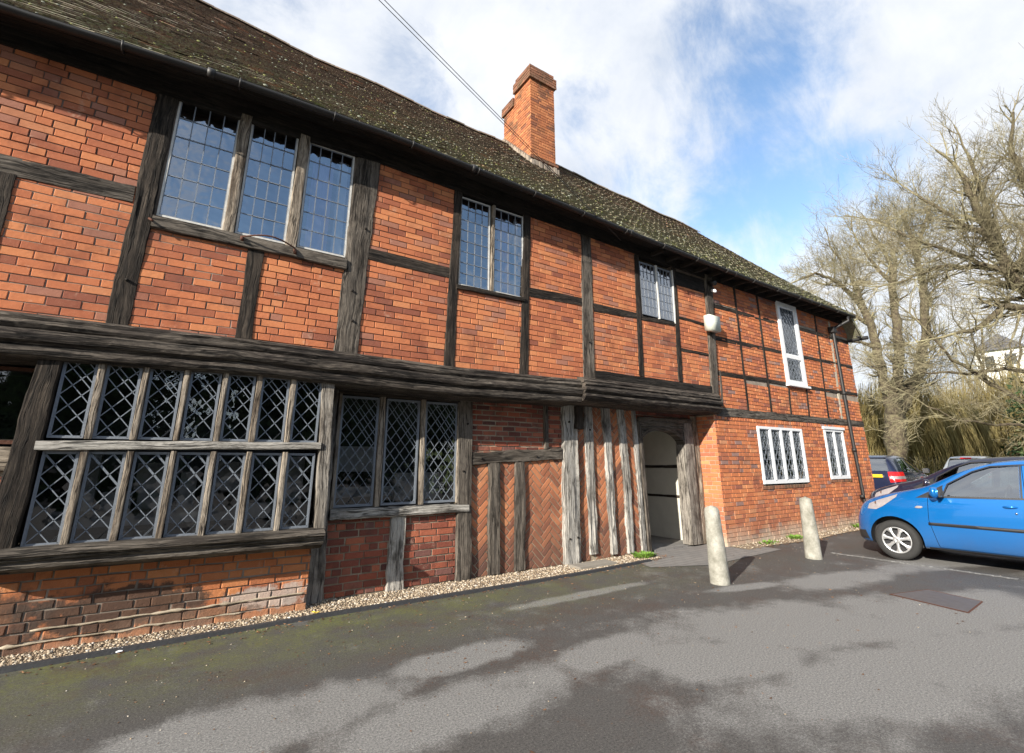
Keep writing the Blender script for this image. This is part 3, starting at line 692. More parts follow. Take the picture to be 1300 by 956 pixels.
# --- lattices and windows
def lattice(mb,x0,z0,x1,z1,y,dw,dh,w=.009,kind='diamond',seed=0,ph=(0,0)):
    clp=rect(x0,z0,x1,z1); T=TF(y); rg=random.Random(seed)
    def bar(a,b,wd=w):
        dx=b[0]-a[0]; dz=b[1]-a[1]; L=math.hypot(dx,dz); nx,nz=-dz/L*wd/2,dx/L*wd/2
        q=clip_poly([(a[0]-nx,a[1]-nz),(b[0]-nx,b[1]-nz),(b[0]+nx,b[1]+nz),(a[0]+nx,a[1]+nz)],clp)
        if q and area(q)<0: q=q[::-1]
        if len(q)>2 and abs(area(q))>1e-6:
            n=len(q); vs=[T(u,v,-.002) for u,v in q]+[T(u,v,.0035) for u,v in q]
            mb.add(vs,[tuple(range(n,2*n))]+[(i,(i+1)%n,n+(i+1)%n,n+i) for i in range(n)])
    if kind=='diamond':
        m=dh/dw; W_=x1-x0; Hh=z1-z0; n=int((Hh+W_*m)/dh)+2
        for k in range(-1,n):
            j=rg.uniform(-.004,.004)
            c=z0+k*dh+ph[1]+j
            bar((x0-.02,c-.02*m),(x1+.02,c+(W_+.02)*m)); bar((x0-.02,c+.02*m),(x1+.02,c-(W_+.02)*m))
        for k in range(int(W_*m/dh)+2):
            c=z0-k*dh+ph[1]-dh
            bar((x0-.02,c-.02*m),(x1+.02,c+(W_+.02)*m)); c=z1+k*dh+ph[1]
            bar((x0-.02,c+.02*m),(x1+.02,c-(W_+.02)*m))
    else:
        nx,nz=dw,dh
        for i in range(1,nx): x=x0+(x1-x0)*i/nx+rg.uniform(-.004,.004); bar((x,z0),(x+rg.uniform(-.006,.006),z1))
        for i in range(1,nz): z=z0+(z1-z0)*i/nz+rg.uniform(-.006,.006); bar((x0,z),(x1,z+rg.uniform(-.006,.006)))
    b=.008
    for q in (rect(x0,z0,x0+b,z1),rect(x1-b,z0,x1,z1),rect(x0,z0,x1,z0+b),rect(x0,z1-b,x1,z1)):
        vs=[T(u,v,-.002) for u,v in q]+[T(u,v,.006) for u,v in q]
        mb.add(vs,[(4,5,6,7),(0,1,5,4),(1,2,6,5),(2,3,7,6),(3,0,4,7)])
def panes(mb,x0,z0,x1,z1,y,dw,dh,kind,seed,tilt=.012):
    """each quarry of glass slightly out of true"""
    rg=random.Random(seed); clp=rect(x0,z0,x1,z1); cells=[]
    if kind=='diamond':
        for i in range(-2,int((x1-x0)/dw)*2+4):
            for j in range(-2,int((z1-z0)/dh)*2+4):
                if (i+j)%2: continue
                cx=x0+i*dw/2; cz=z0+j*dh/2
                cells.append([(cx-dw/2,cz),(cx,cz-dh/2),(cx+dw/2,cz),(cx,cz+dh/2)])
    else:
        for i in range(dw):
            for j in range(dh):
                cells.append(rect(x0+(x1-x0)*i/dw,z0+(z1-z0)*j/dh,x0+(x1-x0)*(i+1)/dw,z0+(z1-z0)*(j+1)/dh))
    for c in cells:
        q=clip_poly(c,clp)
        if len(q)<3 or abs(area(q))<1e-5: continue
        tx=rg.gauss(0,tilt); tz=rg.gauss(0,tilt); cx=sum(p[0] for p in q)/len(q); cz=sum(p[1] for p in q)/len(q)
        mb.add([(u,y+(u-cx)*tx+(v-cz)*tz,v) for u,v in q],[tuple(range(len(q)))])
def frame_rect(mb,x0,z0,x1,z1,w,y,d,wb=None):
    wb=wb or w
    mb.box(x0,x0+w,y,y+d,z0,z1); mb.box(x1-w,x1,y,y+d,z0,z1)
    mb.box(x0+w,x1-w,y+.001,y+d,z1-w,z1); mb.box(x0+w,x1-w,y+.001,y+d,z0,z0+wb)
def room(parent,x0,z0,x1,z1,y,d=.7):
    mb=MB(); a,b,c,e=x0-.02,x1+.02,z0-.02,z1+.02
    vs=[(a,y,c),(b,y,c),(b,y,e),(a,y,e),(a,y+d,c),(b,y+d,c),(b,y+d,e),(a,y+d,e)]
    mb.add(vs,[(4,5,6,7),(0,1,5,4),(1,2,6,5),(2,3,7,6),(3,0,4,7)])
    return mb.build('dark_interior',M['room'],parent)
def curtain(parent,x0,x1,z0,z1,y,mat,folds=9,amp=.02,name='curtain'):
    mb=MB(); n=folds*6; vs=[]
    for i in range(n+1):
        x=lerp(x0,x1,i/n); yy=y+amp*math.sin(i/6*2*PI)+amp*.4*math.sin(i*.9)
        vs+= [(x,yy,z0),(x,yy,z1)]
    mb.add(vs,[(2*i,2*i+2,2*i+3,2*i+1) for i in range(n)],smooth=True)
    return mb.build(name,mat,parent)
def window(name,lights,z0,z1,y,matf,lat,glass,lead,label=None,fw_=.022,fy=.0,extra=None,fmat=None):
    """lights: list of (x0,x1,za,zb)"""
    xs=[l[0] for l in lights]+[l[1] for l in lights]
    f=MB(); l=lights[0]; frame_rect(f,l[0],l[2],l[1],l[3],fw_,y+fy,.03)
    F_=f.build(name,fmat or M['lead'],H)
    if label: F_['label']=label
    for l in lights[1:]:
        f=MB(); frame_rect(f,l[0],l[2],l[1],l[3],fw_,y+fy,.03); f.build('casement_frame',fmat or M['lead'],F_)
    for i,l in enumerate(lights):
        lm=MB(); gm=MB(); a=(l[0]+fw_,l[2]+fw_,l[1]-fw_,l[3]-fw_)
        lattice(lm,*a,y+.012,lat[1],lat[2],lat[3],lat[0],seed=i*7+int(xs[0]*13))
        panes(gm,*a,y+.015,lat[1],lat[2],lat[0],i*31+int(z0*97),lat[4])
        if lat[3]<.05 and name: lm.build('lead_lattice',lead,F_); gm.build('glass_pane',glass,F_)
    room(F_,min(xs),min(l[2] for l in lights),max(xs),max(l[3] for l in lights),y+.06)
    return F_
# upper window 1 (three lights)
w=window('window',[(-.59,-.045,3.69,5.04),(.06,.535,3.69,5.04),(.65,1.17,3.69,5.02)],3.69,5.04,YU+.0,None,('rect',4,6,.010,.010),M['glass_up'],M['lead'],'three light leaded window under the eaves with purple curtain',fmat=M['worn_paint'],fw_=.018)
curtain(w,.74,.98,3.7,4.9,YU+.16,M['curtain'],5)
mbx=MB(); 
mbx.box(1.02,1.13,YU+.10,YU+.13,3.72,4.95); mbx.build('shutter_edge',M['net'],w)
P(M['oak_brown'],(.005,3.66),(.005,5.06),.10,.105,150,y=YU-.035,seg=.05)
P(M['oak_brown'],(.59,3.66),(.60,5.06),.105,.11,151,y=YU-.035)
# window 2 (two lights)
w=window('window',[(2.62,3.09,3.67,4.97),(3.15,3.66,3.68,4.97)],3.67,4.97,YU+.0,None,('rect',4,8,.010,.010),M['glass_up'],M['lead'],'two light leaded window with lilac curtain',fmat=M['worn_paint'],fw_=.016)
curtain(w,3.30,3.52,3.7,4.9,YU+.14,M['curtain'],5)
mbx=MB(); mbx.box(3.56,3.62,YU+.10,YU+.13,3.7,4.95); mbx.build('shutter_edge',M['net'],w)
mbx=MB(); timber(mbx,(3.12,3.67),(3.15,4.99),.05,.05,YU-.02,seed=152); mbx.build('window_mullion',M['oak_brown'],w)
# window 3
w=window('window',[(6.15,6.56,3.88,4.86),(6.61,7.0,3.88,4.86)],3.88,4.86,YU-.01,None,('rect',4,6,.010,.012),M['glass_up'],M['lead'],'small two light leaded window left of the alarm box',fmat=M['lead'],fw_=.016)
mbx=MB(); timber(mbx,(6.585,3.86),(6.59,4.88),.045,.045,YU-.02,seed=153); timber(mbx,(7.00,3.84),(7.03,4.88),.035,.035,YU-.025,seed=154); mbx.build('window_mullion',M['worn_paint'],w)
# window 4 tall white
w=window('window',[(10.75,11.40,3.12,3.66),(10.75,11.40,3.74,4.88)],3.12,4.88,YU-.02,None,('diamond',.13,.17,.008,.012),M['glass'],M['lead_bright'],'tall narrow white framed window in the wing',fmat=M['white_paint'],fw_=.03)
mbx=MB()
frame_rect(mbx,10.64,3.06,11.50,4.97,.10,YU-.045,.09); mbx.box(10.74,11.40,YU-.043,YU+.04,3.66,3.74); mbx.box(10.60,11.54,YU-.09,YU+.02,3.02,3.065)
mbx.build('window_casing',M['white_paint'],w)
# window 5 (mid ground, three lights)
w=window('window',[(1.36,1.80,.93,2.16),(1.89,2.32,.93,2.16),(2.40,2.85,.93,2.16)],.93,2.16,GY-.02,None,('diamond',.122,.162,.0065,.012),M['glass'],M['lead_bright'],'three light diamond leaded window in the recessed ground floor wall',fmat=M['lead'],fw_=.018)
mbx=MB()
for i,(xa,xb,wd) in enumerate(((1.845,1.84,.07),(2.38,2.36,.055),(1.345,1.34,.035),(2.86,2.86,.03))): timber(mbx,(xa,.92),(xb,2.18),wd,wd,GY-.045,seed=160+i,wob=.6,dep=.07)
mbx.build('window_mullion',M['oak_brown'],w)
mbx=MB()
mbx.box(1.4,2.8,GY+.45,GY+.5,1.0,1.12); mbx.box(1.4,2.0,GY+.40,GY+.5,1.3,1.6); mbx.box(2.2,2.8,GY+.38,GY+.5,.95,1.28); mbx.build('room_shelf',M['shelf'],w)
# bay window -------------------------------------------------------
BX=[-.995,-.735,-.435,-.135,.17,.46,.77,1.065]
lights=[]
for i in range(7):
    a=BX[i]+.028 if i else BX[0]+.01; b=BX[i+1]-.028 if i<6 else BX[7]-.01
    lights.append((a,b,1.605,2.245)); lights.append((a,b,.79,1.50))
by=YU-.005
w=window('bay_window',lights,.79,2.24,by,None,('diamond',.142,.168,.0075,.016),M['glass'],M['lead_bright'],'fourteen light diamond leaded bay window on a moulded sill',fmat=M['lead'],fw_=.013)
mbx=MB()
for i in range(1,7):
    timber(mbx,(BX[i]-.005,.775),(BX[i],1.51),.046,.046,by-.04,seed=170+i,wob=.7,dep=.09)
    timber(mbx,(BX[i],1.60),(BX[i]+.003,2.25),.046,.046,by-.04,seed=180+i,wob=.7,dep=.09)
mbx.build('window_mullion',M['oak_brown'],w)
mbx=MB(); timber(mbx,(-1.03,1.545),(1.09,1.575),.072,.072,by-.055,seed=190,wob=.7,dep=.11); mbx.build('window_transom',M['oak_silver'],w)
mbx=MB(); moulding(mbx,[(5.45,.795),(5.2,.79),(5.13,.775),(5.105,.76),(5.105,.735),(5.13,.725),(5.135,.705),(5.155,.70),(5.165,.68),(5.15,.665),(5.155,.645),(5.20,.625),(5.25,.60),(5.45,.595)],-1.30,1.19,12,.8,dz=lambda x:-.006*x)
mbx.build('window_sill',M['oak_grey'],w)
mbx=MB()
mbx.box(-.95,1.0,by+.55,by+.62,.85,1.0)
rg=random.Random(5)
for k in range(9): xx=rg.uniform(-.9,.9); mbx.box(xx,xx+rg.uniform(.08,.3),by+.42,by+.52,1.0,1.0+rg.uniform(.1,.5))
mbx.build('room_shelf',M['shelf'],w)
# left recessed window
w=window('window',[(-1.95,-1.2,1.56,2.2)],1.56,2.2,GY-.005,None,('rect',1,1,.01,.0),M['glass'],M['oak_dark'],'plain dark window left of the bay',fmat=M['iron'],fw_=.03)
Rl(M['oak_brown'],(-2.1,1.44),(-1.18,1.44),.20,.20,195,y=GY-.05)
# wing ground windows
for (a,b,z0,z1,n,hd,lab) in ((9.22,10.93,1.0,2.1,4,.0,'white four light leaded window with net curtains beside the doorway'),(11.95,12.87,1.04,2.14,2,.05,'white two light leaded window with net curtains near the downpipe')):
    ls=[]; st=(b-a-.06)/n
    for i in range(n): ls.append((a+.03+i*st+.02,a+.03+(i+1)*st-.02,z0+.06,z1-.05))
    w=window('window',ls,z0,z1,WY-.005,None,('diamond',.12,.22,.007,.015),M['glass'],M['lead_bright'],lab,fmat=M['white_paint'],fw_=.012)
    mbx=MB(); frame_rect(mbx,a,z0,b,z1,.05,WY-.03,.08,.07)
    for i in range(1,n): x=a+.03+i*st; mbx.box(x-.03,x+.03,WY-.029,WY+.05,z0+.06,z1-.05)
    if hd: mbx.box(a-.05,b+.05,WY-.05,WY+.03,z1+.002,z1+.06)
    mbx.build('window_casing',M['white_paint'],w)
    for i in range(n):
        s=a+.05+i*st; curtain(w,s+st*.42,s+st*.88,z0+.05,z1-.05,WY+.14,M['net'],3,.015)
        mb2=MB()
    mbx=MB()
    for i in range(n):
        for k in range(1,5): z=z0+.06+(z1-z0-.11)*k/5; mbx.box(a+.05+i*st,a+.03+(i+1)*st-.02,WY-.002,WY+.003,z-.004,z+.004)
    mbx.build('saddle_bars',M['lead_bright'],w)
# iron stay under window one
mb=MB(); mb.tube([(.13+.5*t,YU-.06-.10*math.sin(PI*t),3.64+.03*math.sin(PI*t)) for t in [i/12 for i in range(13)]],.008,6)
mb.tube([(.13,YU-.05,3.64),(.13,YU-.08,3.60)],.018,6); mb.tube([(.63,YU-.05,3.63),(.63,YU-.08,3.58)],.018,6); mb.build('casement_stay',M['iron'],H)
mb=MB(); mb.tube([(-.63,YU-.05,3.62),(-.60,YU-.09,3.59)],.012,6); mb.build('iron_hook',M['iron'],H)

# --- roof
EZ=((-5,5.02),(-1.8,5.06),(0,5.2),(1.5,5.24),(3.3,5.20),(5.7,5.12),(7.1,5.09),(9,5.06),(13.8,5.07))
RZ=((-5,9.15),(-1.03,9.03),(-.07,8.95),(.95,8.87),(2.5,8.85),(3.6,8.79),(5.25,8.80),(7,8.77),(8.9,8.68),(11.3,8.62),(12.5,8.56),(14,8.5))
RY=8.3; EY=4.90
def verge(s): return lerp(13.86,12.45,s)     # s 0 at eave, 1 at ridge
def roofpt(x,s,n=0):
    z=lerp(interp(EZ,x),interp(RZ,x),s)-.05*math.sin(PI*s)+.035*fbm(x*.8,s*3,3)
    y=lerp(EY,RY,s)
    return Vector((x,y-n*.74,z+n*.67))
mb=MB(); rows=54; rt=random.Random(3)
for k in range(rows):
    s0=k/rows-.004; s1=(k+1.55)/rows
    x=XL-.2+ (k%2)*.083+rt.uniform(-.02,.02)
    ve=verge(min(1,k/rows))
    while x<ve:
        wd=.160; x1=min(x+wd,ve+.02+rt.uniform(0,.03))
        lift=rt.uniform(.0,.005)+ (.014*rt.random() if rt.random()<.05 else 0); slip=rt.gauss(0,.0022)+( -.006 if rt.random()<.03 else 0)
        sk=rt.gauss(0,.0016)
        a=roofpt(x,max(-.02,s0+slip),.030+lift); b=roofpt(x1,max(-.02,s0+slip+sk),.030+lift+rt.uniform(-.003,.003)); c=roofpt(x1,min(1,s1),.006); d=roofpt(x,min(1,s1),.006)
        dn=Vector((0,-.74,.67))*.015
        vs=[a,b,c,d,a-dn,b-dn,c-dn,d-dn]
        mb.add([tuple(v) for v in vs],[(0,1,2,3),(4,5,1,0),(5,6,2,1),(7,4,0,3),(7,6,5,4)],rnd=min(.99,max(0,rt.gauss(.42,.25))) if rt.random()>.012 else 1.0)
        x=x1+.006
front=mb.build('tiled_roof',M['tile'],H)
# back slope, ridge tiles, soffit
mb=MB(); n=40
for i in range(n):
    xa=lerp(XL-.2,12.45,i/n); xb=lerp(XL-.2,12.45,(i+1)/n)
    a=roofpt(xa,1,0); b=roofpt(xb,1,0); mb.add([tuple(a),tuple(b),(xb,11.75,5.0),(xa,11.75,5.0)],[(0,1,2,3)],rnd=.4)
    # underside sheet of the front slope
    for q in range(12):
        a=roofpt(xa,q/12,-.02); b=roofpt(xb,q/12,-.02); c=roofpt(xb,(q+1)/12,-.02); d=roofpt(xa,(q+1)/12,-.02)
        mb.add([tuple(a),tuple(b),tuple(c),tuple(d)],[(0,1,2,3)],rnd=.2)
mb.add([tuple(roofpt(12.45,0,-.01)),tuple(roofpt(13.86,0,-.01)),tuple(roofpt(12.45,1,-.02))],[(0,1,2)],rnd=.2)
mb.build('roof_back_slope',M['tile'],front)
mb=MB(); x=XL-.2
while x<12.35:
    a=roofpt(x,1,.0); b=roofpt(x+.42,1,.0); dz=rt.uniform(-.01,.012)
    vs=[];m=7
    for q,e in ((a,0),(b,.004)):
        for j in range(m):
            t=PI*j/(m-1); vs.append((q.x,RY-.11*math.cos(t),q.z-.035+dz+(.085+e)*math.sin(t)))
    mb.add(vs,[(j,j+1,m+j+1,m+j) for j in range(m-1)],rnd=rt.random()*.7,smooth=True); x+=.405
mb.build('ridge_tile',M['tile'],front)
# moss and lichen cushions on the tiles
def cushion(mb,p,r,rg,up=Vector((0,-.5,.86))):
    m=7; vs=[]; t1=Vector((1,0,0)); t2=up.cross(t1).normalized()
    for lev,(rr,hh) in enumerate(((1,0),(.8,.42),(.35,.62))):
        for j in range(m):
            a=2*PI*j/m; k=rr*r*rg.uniform(.75,1.2); vs.append(tuple(p+t1*math.cos(a)*k+t2*math.sin(a)*k+up*(hh*r*.75)))
    fs=[(l*m+j,l*m+(j+1)%m,(l+1)*m+(j+1)%m,(l+1)*m+j) for l in range(2) for j in range(m)]+[tuple(2*m+j for j in range(m))]
    mb.add(vs,fs,rnd=rg.random(),smooth=True)
mm=MB(); ml=MB(); rg=random.Random(21)
up=Vector((0,-.74,.67))
for i in range(1700):
    s=rg.random()**1.35; x=rg.uniform(-2.2,verge(s))
    dens=fbm(x*.9,s*6,4)+.25*(1-s)+.02*x
    if dens<rg.uniform(-.25,.35): continue
    p=roofpt(x,s,.034); cushion(mm if rg.random()<.55 else ml,p,rg.uniform(.007,.017)*(1.7 if rg.random()<.08 else 1),rg,up)
mo=mm.build('moss',M['moss'],front); mo['kind']='stuff'
mo=ml.build('lichen',M['lichen'],front); mo['kind']='stuff'
# soffit and rafter feet
mb=MB(); n=60
for i in range(n):
    xa=lerp(XL,13.8,i/n); xb=lerp(XL,13.8,(i+1)/n); za=interp(EZ,xa)-.03; zb=interp(EZ,xb)-.03
    mb.add([(xa,EY+.0,za-.02),(xb,EY+.0,zb-.02),(xb,5.3,zb+.10),(xa,5.3,za+.10)],[(0,3,2,1)],[(0,xa),(0,xb),(.3,xb),(.3,xa)])
x=XL+.1
while x<13.8:
    z=interp(EZ,x)-.06
    if x>6.4: mb.box(x,x+.07,EY+.04,5.28,z-.03,z+.035)
    x+=.42
mb.build('eaves_soffit',M['oak_black'],front)
# gutter
def gutter(name,pts,r=.048):
    mb=MB(); m=9; vs=[]
    for p in pts:
        for j in range(m):
            t=PI*j/(m-1); vs.append((p[0],p[1]-r*math.cos(t)*1.0,p[2]-r*math.sin(t)))
        for j in range(m-1,-1,-1):
            t=PI*j/(m-1); vs.append((p[0],p[1]-(r-.004)*math.cos(t),p[2]-(r-.004)*math.sin(t)))
    k=2*m; fs=[(i*k+j,i*k+(j+1)%k,(i+1)*k+(j+1)%k,(i+1)*k+j) for i in range(len(pts)-1) for j in range(k)]
    mb.add(vs,fs,smooth=True); return mb
gp_=[(x,EY-.035,interp(EZ,x)-.035) for x in [XL+i*(13.72-XL)/50 for i in range(51)]]
mb=gutter('gutter',gp_)
x=XL+.3
while x<13.6:
    z=interp(EZ,x)-.035; mb.tube([(x,EY-.10,z+.0),(x,EY-.085,z-.05),(x,EY-.035,z-.067),(x,EY+.02,z-.045),(x,EY+.05,z+.0)],.009,5); x+=.92
for x in (-.35,2.6,5.55,8.5,11.5):
    z=interp(EZ,x)-.035; mb.tube([(x-.03,EY-.035,z-.008),(x+.03,EY-.035,z-.008)],.052,12)
mb.build('gutter',M['black_plastic'],H)
# end catslide stub of the roof beyond the corner
mb=MB()
for k in range(6):
    a=.55*k/6; b=.55*(k+1)/6+.01
    mb.add([(13.86+.75*a,4.95,5.10-.86*a+.015),(13.86+.75*b,4.95,5.10-.86*b),(13.86+.75*b,9.6,5.10-.86*b),(13.86+.75*a,9.6,5.10-.86*a+.015)],[(0,1,2,3)],rnd=.5)
mb.add([(13.9,4.96,4.96),(14.27,4.96,4.58),(14.27,9.6,4.58),(13.9,9.6,4.96)],[(0,3,2,1)],rnd=.1)
mb.add([(13.80,4.95,5.10),(14.27,4.95,4.62),(14.24,4.95,4.54),(13.80,4.95,5.02)],[(3,2,1,0)],rnd=.1)
mb.build('end_roof',M['tile'],front)
mb=MB(); mb.tube([(14.33,4.85,4.56),(14.33,9.6,4.56)],.05,10); mb.tube([(14.05,4.98,4.57),(14.33,4.98,4.56)],.025,8); mb.build('gutter',M['black_plastic'],H)
# downpipe
mb=MB(); xp=13.12
mb.tube([(xp+.25,EY-.03,4.97),(xp+.25,EY-.03,4.86),(xp+.05,WY-.11,4.70),(xp,WY-.09,4.60),(xp,WY-.09,2.4),(xp+.08,WY-.09,.5),(xp+.09,WY-.09,.12),(xp+.11,WY-.2,.04)],.038,10)
for z in (4.55,3.0,1.65,.6): mb.tube([(xp+(0.02 if z<2 else 0),WY-.09,z),(xp+(0.02 if z<2 else 0),WY-.09,z+.07)],.052,10)
mb.box(xp-.08,xp+.08,WY-.14,WY-.01,4.58,4.72)
mb.build('downpipe',M['black_plastic'],H)
# chimney --------------------------------------------------
CX0,CX1,CY0,CY1=5.40,6.10,7.42,8.55
mb=MB(); mb.box(CX0+.01,CX1-.01,CY0+.01,8.07,7.6,10.35); mb.box(CX0+.012,CX1-.012,8.07,CY1-.01,7.6,9.98)
ch=mb.build('chimney',M['mort_grey'],front)
mb=MB()
bricks(mb,rect(CX0,7.7,CX1,10.12),TF(CY0+.01),801,L=.20,H=.062,mo=.010,bond='flem',jit=.003)
bricks(mb,rect(-CY1,7.7,-CY0,9.95),TL(CX0+.01),802,L=.20,H=.062,mo=.010,bond='flem',jit=.003)
bricks(mb,rect(-8.08,9.95,-CY0,10.12),TL(CX0+.01),803,L=.20,H=.062,mo=.010,bond='flem',jit=.003)
mb.build('chimney_brickwork',M['brick_ch'],ch) if False else mb.build('chimney_brickwork',M['brick_ch'],front)
def capbox(x0,x1,y0,y1,z0,z1,s):
    mb=MB(); mb.box(x0+.01,x1-.01,y0+.01,y1-.01,z0,z1-.004,rnd=.3)
    bricks(mb,rect(x0,z0,x1,z1),TF(y0+.01),s,L=.20,H=.062,mo=.010,z0=z0,jit=.004)
    bricks(mb,rect(-y1,z0,-y0,z1),TL(x0+.01),s+1,L=.20,H=.062,mo=.010,z0=z0,jit=.004)
    mb.build('chimney_cap',M['brick_pas'],front)
capbox(CX0-.05,CX1+.05,CY0-.05,8.08,10.10,10.36,810)
capbox(CX0-.01,CX1+.0,CY0-.005,8.03,10.362,10.50,812)
capbox(CX0-.045,CX1+.045,8.085,CY1+.05,9.78,10.02,814)
capbox(CX0-.045,CX1+.045,CY0-.045,CY1+.03,7.95,8.02,816)
mb=MB()
for i in range(16):
    y=CY0-.02+i*.07; mb.box(CX0-.06-.03*rt.random(),CX0+.03,y,y+.08,7.2+ (i*.07)*1.06+.62,7.2+(i*.07)*1.06+.78)
for i in range(11):
    x=CX0-.05+i*.07; mb.box(x,x+.08,CY0-.07-.03*rt.random(),CY0+.03,7.72,7.86+.03*rt.random())
mb.build('chimney_flaunching',M['mort_grey'],front)

# things fixed to the house but separate
mb=MB(); bmx=mb
mb.box(7.79,8.13,5.06,5.19,3.82,4.12); o=mb.build('alarm_box',M['box_plastic'],loc=(7.96,5.12,3.97))
bm=bmesh.new(); bm.from_mesh(o.data); bmesh.ops.bevel(bm,geom=bm.edges[:],offset=.008,segments=2,affect='EDGES'); bm.to_mesh(o.data); bm.free()
for p in o.data.polygons: p.use_smooth=True
tag(o,'pale square alarm box fixed to the corner post beneath the security lamp','alarm box')
L0=empty('security_lamp',(8.12,5.15,4.7),'small black security lamp with a white sensor high on the corner post','security lamp')
mb=MB(); mb.tube([(8.12,5.20,4.86),(8.12,5.13,4.84),(8.10,5.06,4.80)],[.05,.055,.045],10); mb.tube([(8.12,5.19,4.82),(8.12,5.12,4.70)],.018,8); mb.build('lamp_housing',M['black_plastic'],L0)
mb=MB(); mb.tube([(8.12,5.16,4.69),(8.115,5.10,4.655),(8.11,5.07,4.63)],[.03,.036,.02],10); mb.build('sensor',M['white_paint'],L0)

# ------------------------------------------------------------------ GROUND
def grid(name,x0,x1,y0,y1,nx,ny,zf,mat,kind='structure'):
    mb=MB(); vs=[(lerp(x0,x1,i/nx),lerp(y0,y1,j/ny),zf(lerp(x0,x1,i/nx),lerp(y0,y1,j/ny))) for j in range(ny+1) for i in range(nx+1)]
    mb.add(vs,[(j*(nx+1)+i,j*(nx+1)+i+1,(j+1)*(nx+1)+i+1,(j+1)*(nx+1)+i) for j in range(ny) for i in range(nx)],smooth=True)
    return tag(mb.build(name,mat),kind=kind)
grid('ground',-600,600,-600,600,8,8,lambda x,y:-.03,M['grass'])
grid('car_park',-30,27,-22,30,4,4,lambda x,y:0,M['asphalt'])
# gravel bed
def strip(name,pts_in,pts_out,z,mat,kind):
    mb=MB(); n=len(pts_in); vs=[(*p,z) for p in pts_in]+[(*p,z) for p in pts_out]
    mb.add(vs,[(i+1,i,n+i,n+i+1) for i in range(n-1)]); return tag(mb.build(name,mat),kind=kind)
curb=lambda x:5.115+.02*math.sin(x*1.3)+(.0 if x<4.6 else .03*(x-4.6))
xs_=[XL+i*(6.1-XL)/40 for i in range(41)]
strip('gravel_bed',[(x,5.64) for x in xs_],[(x,curb(x)) for x in xs_],.012,M['gravel'],'structure')
xs2=[7.9+i*(14.3-7.9)/30 for i in range(31)]
cur2=lambda x:4.86+.05*math.sin(x*1.1)-.03*math.sin(x*2.7)
strip('leaf_bed',[(x,5.24) for x in xs2],[(x,cur2(x)) for x in xs2],.008,M['gravel'],'structure')
def stones(name,n,fx,sizes,mat,seed,label=None,zf=.012):
    mb=MB(); rg=random.Random(seed)
    ico=[(0,0,1),(.89,0,.45),(.28,.85,.45),(-.72,.53,.45),(-.72,-.53,.45),(.28,-.85,.45),(.72,.53,-.3),(-.28,.85,-.3),(-.89,0,-.3),(-.28,-.85,-.3),(.72,-.53,-.3)]
    fs=[(0,1,2),(0,2,3),(0,3,4),(0,4,5),(0,5,1),(1,6,2),(2,7,3),(3,8,4),(4,9,5),(5,10,1),(6,7,2),(7,8,3),(8,9,4),(9,10,5),(10,6,1)]
    for i in range(n):
        x,y=fx(rg); s=rg.uniform(*sizes); a=rg.random()*PI; ca,sa=math.cos(a),math.sin(a); ex=rg.uniform(.7,1.5); ez=rg.uniform(.45,.8)
        q=[rg.uniform(.8,1.2) for _ in ico]
        mb.add([(x+s*(ca*v[0]*ex-sa*v[1])*k,y+s*(sa*v[0]*ex+ca*v[1])*k,zf+s*ez*(.5+v[2]*k)) for v,k in zip(ico,q)],fs,rnd=rg.random(),smooth=True)
    return tag(mb.build(name,mat),kind='stuff')
stones('gravel_stones',7500,lambda r:(lambda x:(x,r.uniform(curb(x)+.03,5.62)))(r.uniform(-1.3,6.15)),(.005,.013),M['pebble'],31)
stones('gravel_stones',1500,lambda r:(lambda x:(x,r.uniform(cur2(x),5.22)))(r.uniform(7.95,14.2)),(.005,.014),M['pebble'],32)
stones('loose_grit',420,lambda r:(r.uniform(-.8,9),curb(2)-abs(r.gauss(0,1.3))-.04),(.002,.0055),M['pebble'],33,zf=.001)
# edging strip
mb=MB(); pts=[(x,curb(x)-.018,.012+.006*fbm(x*2,1)) for x in xs_ if x<6.05]
n=len(pts); vs=[]
for p in pts: vs+=[(p[0],p[1]-.024,0),(p[0],p[1]-.022,.028+p[2]*.3),(p[0],p[1]+.018,.03+p[2]*.3),(p[0],p[1]+.02,0)]
mb.add(vs,[(i*4+j,(i+1)*4+j,(i+1)*4+j+1,i*4+j+1) for i in range(n-1) for j in range(3)]+[(0,1,2,3),(4*n-1,4*n-2,4*n-3,4*n-4)])
tag(mb.build('edging_strip',simple('black_edging',(.035,.036,.040),.6,0,.4,30,.3)),'thin black edging strip along the gravel at the foot of the house','edging')
# paving at the doorway
def slab_mat():
    t=NT('doorway_paving'); p=t.pos(); br=t.node('ShaderNodeTexBrick'); br.inputs['Scale'].default_value=1; br.inputs['Brick Width'].default_value=.22; br.inputs['Row Height'].default_value=.11; br.inputs['Mortar Size'].default_value=.006
    t.link(p,br.inputs['Vector']); br.inputs['Color1'].default_value=(.13,.125,.12,1); br.inputs['Color2'].default_value=(.17,.16,.15,1); br.inputs['Mortar'].default_value=(.05,.05,.045,1)
    n=t.noise(p,60,5,.7); c=t.mix(t.math('MULTIPLY',n,.5),br.outputs['Color'],(.24,.23,.22)); return t.done(c,.85,t.bump(n,.4,.006))
M['paving']=slab_mat()
mb=MB(); mb.add([(5.75,5.66,.006),(5.5,4.86,.006),(6.35,4.50,.006),(8.4,4.60,.006),(8.4,5.24,.006),(7.87,5.25,.006),(7.87,5.66,.006)],[(0,1,2,3,4,5,6)])
tag(mb.build('doorway_paving',M['paving']),kind='structure')
mb=MB(); mb.box(6.3,7.8,5.66,11.3,-.02,.012); mb.box(6.45,7.3,5.60,5.72,.0,.035); tag(mb.build('passage_floor',M['paving']),kind='structure')
